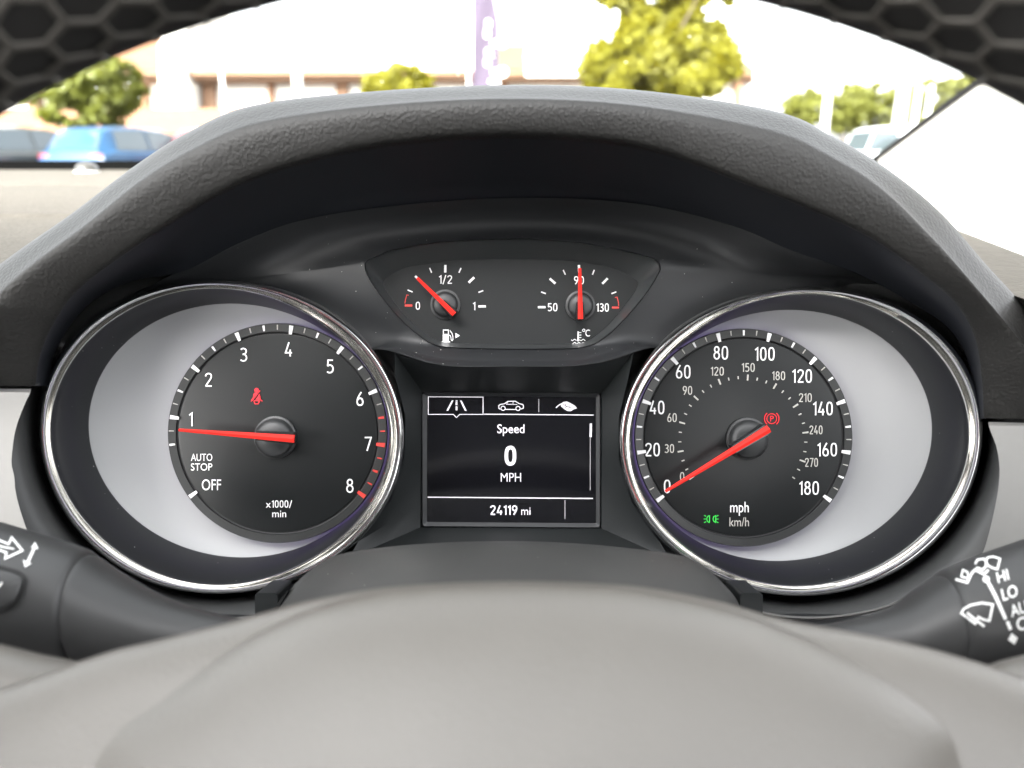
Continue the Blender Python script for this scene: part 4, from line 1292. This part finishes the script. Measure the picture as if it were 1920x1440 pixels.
for x, w in ((390, 11), (506, 5), (640, 11), (58, 9), (770, 6), (945, 8), (1387, 5), (268, 5)):
    off.part('column', mesh('column', *slabpx(x - w, x + w, 154, 300, -0.5, 0.3, True), fascia_m if w > 8 else brick_m, smooth=False))
off.part('end_gable', mesh('end_gable', *slabpx(200, 298, 40, 132, -0.2, 6), brick_m, smooth=False))
off.part('stair_tower', mesh('stair_tower', *slabpx(297, 346, -60, 300, -2.0, 3, True), render_m, smooth=False))
lw = Thing('low_wall', 'long low orange brick wall running in front of the office colonnade', 'wall', (ray(160, 284, 33).x, 33, 0), ID)
v = []
for dd in (0, 0.3):
    for x, y in ((-300, None), (640, None), (640, 203), (-300, 203)):
        q = ray(x, y or 284, 33)
        v.append(Vector((q.x, 33 + dd, 0 if y is None else q.z)))
lw.part('brickwork', mesh('brickwork', v, [(0, 1, 2, 3), (4, 5, 6, 7), (0, 1, 5, 4), (2, 3, 7, 6), (1, 2, 6, 5), (0, 3, 7, 4)], brick_m, smooth=False))

# ---- trees
bark_m = mat('grey_bark', (0.09, 0.07, 0.05), 0.9, var=0.3, vscale=8)
def leafmat(name, col, tr):
    m = mat(name, col, 0.6, var=0.45, vscale=0.9)
    nt = m.node_tree
    b = nt.nodes['Principled BSDF']
    tl = nn(nt, 'ShaderNodeBsdfTranslucent')
    src = b.inputs['Base Color'].links[0].from_socket
    gm = nn(nt, 'ShaderNodeMix', data_type='RGBA', blend_type='MULTIPLY')
    gm.inputs[0].default_value = 1.0
    gm.inputs[7].default_value = (1.5, 1.35, 0.5, 1)
    nt.links.new(src, gm.inputs[6])
    nt.links.new(gm.outputs[2], tl.inputs['Color'])
    mx = nn(nt, 'ShaderNodeMixShader')
    mx.inputs[0].default_value = tr
    nt.links.new(b.outputs[0], mx.inputs[1])
    nt.links.new(tl.outputs[0], mx.inputs[2])
    nt.links.new(mx.outputs[0], nt.nodes['Material Output'].inputs['Surface'])
    return m
leaf_y = leafmat('yellow_green_leaves', (0.165, 0.16, 0.012), 0.5)
leaf_g = leafmat('mid_green_leaves', (0.11, 0.125, 0.018), 0.4)
leaf_o = leafmat('olive_leaves', (0.13, 0.14, 0.025), 0.45)
def tree(name, label, px, ptop, Y, wpx, m, seed, cat='tree', group=None, crown_bottom=None, n=3600, shape='round'):
    rnd = random.Random(seed)
    b = ray(px, 284, Y)
    base = Vector((b.x, Y, 0))
    top = ray(px, ptop, Y).z
    bot = ray(px, crown_bottom, Y).z if crown_bottom is not None else top * 0.25
    rx = wpx / 2 / F * Y
    t = Thing(name, label, cat, base, ID, group)
    rows = []
    hgt = bot + (top - bot) * 0.55
    for kk in range(7):
        u = kk / 6
        r = 0.022 * top * (1 - 0.7 * u) + 0.03
        rows.append([(base.x + 0.08 * math.sin(u * 5 + seed) + r * math.cos(2 * math.pi * j / 8), base.y + r * math.sin(2 * math.pi * j / 8), hgt * u) for j in range(8)])
    vf = [loft(rows, True, True, True)]
    for q in range(7):
        a_ = rnd.uniform(0, 6.28)
        z0 = hgt * rnd.uniform(0.55, 0.95)
        e = Vector((math.cos(a_) * rx * 0.7, math.sin(a_) * rx * 0.7, rnd.uniform(0.2, 0.5) * (top - bot)))
        r2 = []
        for kk in range(4):
            u = kk / 3
            r = 0.012 * top * (1 - 0.75 * u)
            cpt = Vector((base.x, base.y, z0)) + e * u
            r2.append([(cpt.x + r * math.cos(2 * math.pi * j / 5), cpt.y + r * math.sin(2 * math.pi * j / 5), cpt.z) for j in range(5)])
        vf.append(loft(r2, True, True, True))
    t.part('trunk', mesh('trunk', *merge(*vf), bark_m, angle=60))
    V, Fc = [], []
    clumps = []
    for q in range(90):
        for _ in range(30):
            x, y, z = rnd.uniform(-1, 1), rnd.uniform(-1, 1), rnd.uniform(-1, 1)
            w = 1.0
            if shape == 'cone':
                w = 0.66 + 0.36 * (1 - (z + 1) / 2) ** 0.8
                if z < -0.7:
                    w *= 0.9
            elif shape == 'round':
                w = math.sqrt(max(0.05, 1 - (z * 0.95) ** 2))
            if x * x + y * y < w * w:
                break
        clumps.append((Vector((x, y, z)), rnd.uniform(0.09, 0.22)))
    for i in range(n):
        c, cr = rnd.choice(clumps)
        d = Vector((rnd.gauss(0, 1), rnd.gauss(0, 1), rnd.gauss(0, 1)))
        d = d.normalized() * cr * rnd.uniform(0.55, 1.0)
        p = c + d
        z = bot + (top - bot) * (p.z * 0.5 + 0.5)
        p = Vector((base.x + p.x * rx, base.y + p.y * rx, z))
        s = max(rx * rnd.uniform(0.06, 0.12), 0.0042 * Y * rnd.uniform(0.6, 1.2))
        a_ = Vector((rnd.gauss(0, 1), rnd.gauss(0, 1), rnd.gauss(0, 0.6))).normalized()
        b_ = a_.cross(Vector((rnd.gauss(0, 1), rnd.gauss(0, 1), rnd.gauss(0, 1)))).normalized()
        o = len(V)
        V += [p - a_ * s, p + b_ * s * 0.55, p + a_ * s, p - b_ * s * 0.55]
        Fc.append((o, o + 1, o + 2, o + 3))
    t.part('crown', mesh('crown', V, Fc, m, smooth=False))
    return t
tree('conical_tree', 'tall yellow green conical tree standing before the olive roof', 1232, -120, 27, 272, leaf_y, 3, crown_bottom=225, n=16000, shape='cone')
tree('round_tree', 'dark green round headed tree behind the blue hatchback', 178, 92, 21, 190, leaf_g, 5, crown_bottom=240, n=5000)
tree('clipped_shrub', 'bright yellow green shrub under the brown fascia', 750, 122, 31, 125, leaf_y, 8, cat='shrub', crown_bottom=200, n=4500)
tree('far_tree', 'small dense green tree at the hood end of the far row', 1500, 172, 50, 80, leaf_o, 11, crown_bottom=250, group='trees along the far edge of the car park', n=3500)
tree('far_tree', 'middle tree of the far row between two white posts', 1575, 160, 52, 95, leaf_o, 12, crown_bottom=250, group='trees along the far edge of the car park', n=4000)
tree('far_tree', 'widest tree of the far row behind the white car roof', 1650, 158, 50, 120, leaf_o, 13, crown_bottom=250, group='trees along the far edge of the car park', n=4500)
tree('far_tree', 'tree of the far row beside the screen pillar', 1745, 150, 48, 125, leaf_o, 14, crown_bottom=260, group='trees along the far edge of the car park', n=4500)
tree('far_tree', 'tall tree of the far row partly hidden by the steering wheel rim', 1830, 120, 46, 130, leaf_o, 15, crown_bottom=260, group='trees along the far edge of the car park', n=4500)

# ---- posts
def post(label, px, top, Y, wpx, mtl, group='white posts around the car park', lamp=False):
    b = ray(px, 284, Y)
    tz = ray(px, top, Y).z
    t = Thing('lamp_post' if lamp else 'white_post', label, 'lamp post' if lamp else 'post', (b.x, Y, 0), ID, None if lamp else group)
    r = wpx / 2 / F * Y
    t.part('shaft', mesh('shaft', *lathe([(r * 1.5, 0), (r * 1.5, 0.25), (r * 1.05, 0.3), (r, 1.0), (r * 0.85, tz)], 16), mtl, angle=40), Matrix.Translation((b.x, Y, 0)))
    if lamp:
        t.part('lamp_head', mesh('lamp_head', *box(b.x - 0.12, b.x + 0.5, Y - 0.12, Y + 0.12, tz - 0.05, tz + 0.08), mtl, smooth=False))
        t.part('sign_plate', mesh('sign_plate', *box(b.x - r * 1.3, b.x + r * 1.5, Y - r - 0.02, Y - r - 0.005, ray(px, 66, Y).z, ray(px, 46, Y).z), fascia_m, smooth=False))
post('pale lamp post with a small brown plate before the office upper wall', 568, -80, 17, 17, postm, lamp=True)
post('thin white post before the office colonnade', 430, 124, 26, 7, postm)
post('slim white post between the first two far trees', 1541, 168, 34, 14, postm)
post('thick white post behind the pale car roof', 1678, 162, 24, 22, postm)
post('white post next to the thickest one by the pillar', 1706, 162, 26, 10, postm)
post('thin white post closest to the screen pillar', 1729, 160, 28, 10, postm)

# ---- feather flag
flag_m = mat('purple_flag_cloth', (0.052, 0.042, 0.060), 0.9, spec=0.1, var=0.1, vscale=3)
flagw_m = mat('white_flag_print', (0.7, 0.7, 0.7), 0.8)
fy = 14.0
b = ray(884, 284, fy)
fl = Thing('feather_flag', 'tall purple feather flag with a white vertical script on a pole', 'flag', (b.x, fy, 0), ID)
topz = ray(884, -60, fy).z
fl.part('pole', mesh('pole', *lathe([(0.025, 0), (0.022, 1.5), (0.015, topz)], 10), postm, angle=50), Matrix.Translation((b.x - 0.03, fy, 0)))
rows = []
for i in range(25):
    t = i / 24
    py = -70 + t * 250
    wpx_ = 50 * min(1.0, 0.25 + math.sqrt(t) * 1.1)
    q0, q1 = ray(886, py, fy), ray(886 + wpx_, py, fy)
    rows.append([Vector((q0.x + (q1.x - q0.x) * j / 6, fy + 0.03 * math.sin(j * 1.1 + i * 0.3), q0.z)) for j in range(7)])
v, f = loft(rows)
n = len(v)
v2 = [p + Vector((0, 0.004, 0)) for p in v]
fl.part('cloth', mesh('cloth', v + v2, f + [tuple(a_ + n for a_ in q) for q in f], flag_m, angle=60))
sv = []
rnd = random.Random(4)
for kx in range(7):
    cyp = 45 + kx * 18
    pts = circ(911 + rnd.uniform(-2, 3), cyp, 1.0, 12)
    rx_, ry_ = rnd.uniform(5, 8), rnd.uniform(7, 10)
    o_ = [(909 + (x - 909) * rx_, cyp + (y - cyp) * ry_) for x, y in pts]
    i_ = [(909 + (x - 909) * rx_ * 0.45, cyp + (y - cyp) * ry_ * 0.4) for x, y in pts]
    rws = [[ray(x, y, fy - 0.045) for x, y in o_], [ray(x, y, fy - 0.05) for x, y in i_]]
    sv.append(loft(rws, True))
fl.part('lettering', mesh('lettering', *merge(*sv), flagw_m, smooth=False))

# ---- parked cars
tyre_m = mat('tyre_rubber', (0.02, 0.02, 0.02), 0.8)
alloy_m = mat('alloy_wheel', (0.5, 0.5, 0.5), 0.35, metal=0.8)
carglass_m = mat('car_window_glass', (0.05, 0.065, 0.075), 0.06)
tail_m = mat('red_tail_lamp', (0.13, 0.006, 0.010), 0.2)
plate_m = mat('number_plate', (0.6, 0.55, 0.3), 0.5)
def car(label, paint, px, Y, yaw, group='cars parked in the car park', tall=1.47):
    """hatchback; local y runs from the tail (0) to the nose (4.2)"""
    b = ray(px, 284, Y)
    base = Vector((b.x, Y, 0))
    fr = Matrix.Translation(base) @ Matrix.Rotation(yaw, 4, 'Z')
    t = Thing('parked_car', label, 'car', (0, 0, 0), fr, group)
    k = tall / 1.47
    st = [(0.0, 0.72, 0.45, 0.74, 0.75), (0.06, 0.82, 0.32, 0.84, 0.92), (0.30, 0.86, 0.25, 0.87, 0.96), (1.0, 0.88, 0.22, 0.88, 0.95), (2.2, 0.88, 0.22, 0.88, 0.93), (3.0, 0.87, 0.22, 0.87, 0.93), (3.7, 0.84, 0.25, 0.82, 0.84), (4.1, 0.74, 0.32, 0.70, 0.70), (4.2, 0.6, 0.42, 0.58, 0.6)]
    rows = []
    for y, w0, z0, w1, z1 in st:
        rows.append([(-w0, y, z0), (-w0 - 0.03, y, (z0 + z1) / 2), (-w1, y, z1 - 0.06), (-w1 + 0.07, y, z1), (0, y, z1 + 0.03), (w1 - 0.07, y, z1), (w1, y, z1 - 0.06), (w0 + 0.03, y, (z0 + z1) / 2), (w0, y, z0)])
    t.part('body', mesh('body', *loft(rows, True, True, True), paint, angle=40))
    gh = [(0.14, 0.76, 0.93, 0.62, 1.0), (0.42, 0.78, 0.95, 0.60, 1.38 * k), (0.62, 0.79, 0.94, 0.62, 1.44 * k), (1.4, 0.80, 0.93, 0.63, 1.47 * k), (2.2, 0.80, 0.92, 0.62, 1.43 * k), (2.5, 0.80, 0.92, 0.61, 1.36 * k), (3.15, 0.79, 0.92, 0.66, 0.96)]
    rows = [[(-w0, y, z0), (-w1, y, z1 - 0.04), (-w1 + 0.1, y, z1), (0, y, z1 + 0.02), (w1 - 0.1, y, z1), (w1, y, z1 - 0.04), (w0, y, z0)] for y, w0, z0, w1, z1 in gh]
    t.part('cabin', mesh('cabin', *loft(rows, True, True, True), paint, angle=35))
    def plate(nm, q, m, off):
        c = sum((Vector(p) for p in q), Vector()) / 4
        nrm = (Vector(q[1]) - Vector(q[0])).cross(Vector(q[3]) - Vector(q[0])).normalized()
        if nrm.dot(Vector(off)) < 0:
            nrm = -nrm
        a0 = [Vector(p) + nrm * 0.004 for p in q]
        a1 = [Vector(p) + nrm * 0.014 for p in q]
        vv, ff = loft([a0, a1], True, True, True)
        return t.part(nm, mesh(nm, vv, ff, m, smooth=False))
    plate('rear_window', [(-0.62, 0.185, 1.02), (0.62, 0.185, 1.02), (0.50, 0.40, 1.34 * k), (-0.50, 0.40, 1.34 * k)], carglass_m, (0, -1, 0.4))
    plate('windscreen', [(-0.66, 3.05, 1.0), (0.66, 3.05, 1.0), (0.52, 2.56, 1.33 * k), (-0.52, 2.56, 1.33 * k)], carglass_m, (0, 1, 0.6))
    for s in (-1, 1):
        plate('side_window', [(s * 0.785, 0.55, 0.97), (s * 0.79, 1.5, 0.96), (s * 0.655, 1.5, 1.40 * k), (s * 0.645, 0.62, 1.37 * k)], carglass_m, (s, 0, 0.2))
        plate('side_window', [(s * 0.79, 1.58, 0.96), (s * 0.785, 2.85, 0.96), (s * 0.64, 2.42, 1.34 * k), (s * 0.655, 1.58, 1.40 * k)], carglass_m, (s, 0, 0.2))
        plate('tail_lamp', [(s * 0.58, 0.028, 0.74), (s * 0.80, 0.05, 0.74), (s * 0.82, 0.06, 0.90), (s * 0.54, 0.05, 0.90)], tail_m, (0, -1, 0))
        for y in (0.75, 3.4):
            w = t.part('wheel', mesh('wheel', *[(lambda vf: ([(s * (0.80 + z), y + r_, 0.31 + q_) for r_, q_, z in vf[0]], vf[1]))(lathe([(0.2, -0.1), (0.31, -0.09), (0.31, 0.09), (0.22, 0.1)], 24))][0], tyre_m, angle=40))
            t.part('hub_cap', mesh('hub_cap', *[(lambda vf: ([(s * (0.90 + z), y + r_, 0.31 + q_) for r_, q_, z in vf[0]], vf[1]))(lathe([(0.2, 0.0), (0.19, 0.012), (0.05, 0.02)], 20))][0], alloy_m, angle=40), parent=w)
    plate('number_plate', [(-0.26, 0.015, 0.60), (0.26, 0.015, 0.60), (0.26, 0.03, 0.71), (-0.26, 0.03, 0.71)], plate_m, (0, -1, 0))
    return t
blue_m = mat('blue_car_paint', (0.006, 0.040, 0.095), 0.4, coat=0.2)
silverp_m = mat('grey_car_paint', (0.04, 0.043, 0.042), 0.3, coat=0.5)
redp_m = mat('red_car_paint', (0.11, 0.008, 0.01), 0.25, coat=0.6)
whitep_m = mat('white_car_paint', (0.6, 0.62, 0.64), 0.25, coat=0.5)
car('bright blue hatchback with red tail lamps seen tail first beyond the windscreen', blue_m, 126, 16.8, math.radians(-16))
car('pale grey hatchback next to the blue one at the end of the row', silverp_m, -110, 16.4, math.radians(-16))
car('red hatchback half hidden by the hood behind the blue one', redp_m, 345, 18.5, math.radians(-16))
car('white car facing this way between the hood and the screen pillar', whitep_m, 1618, 19.5, math.radians(186))
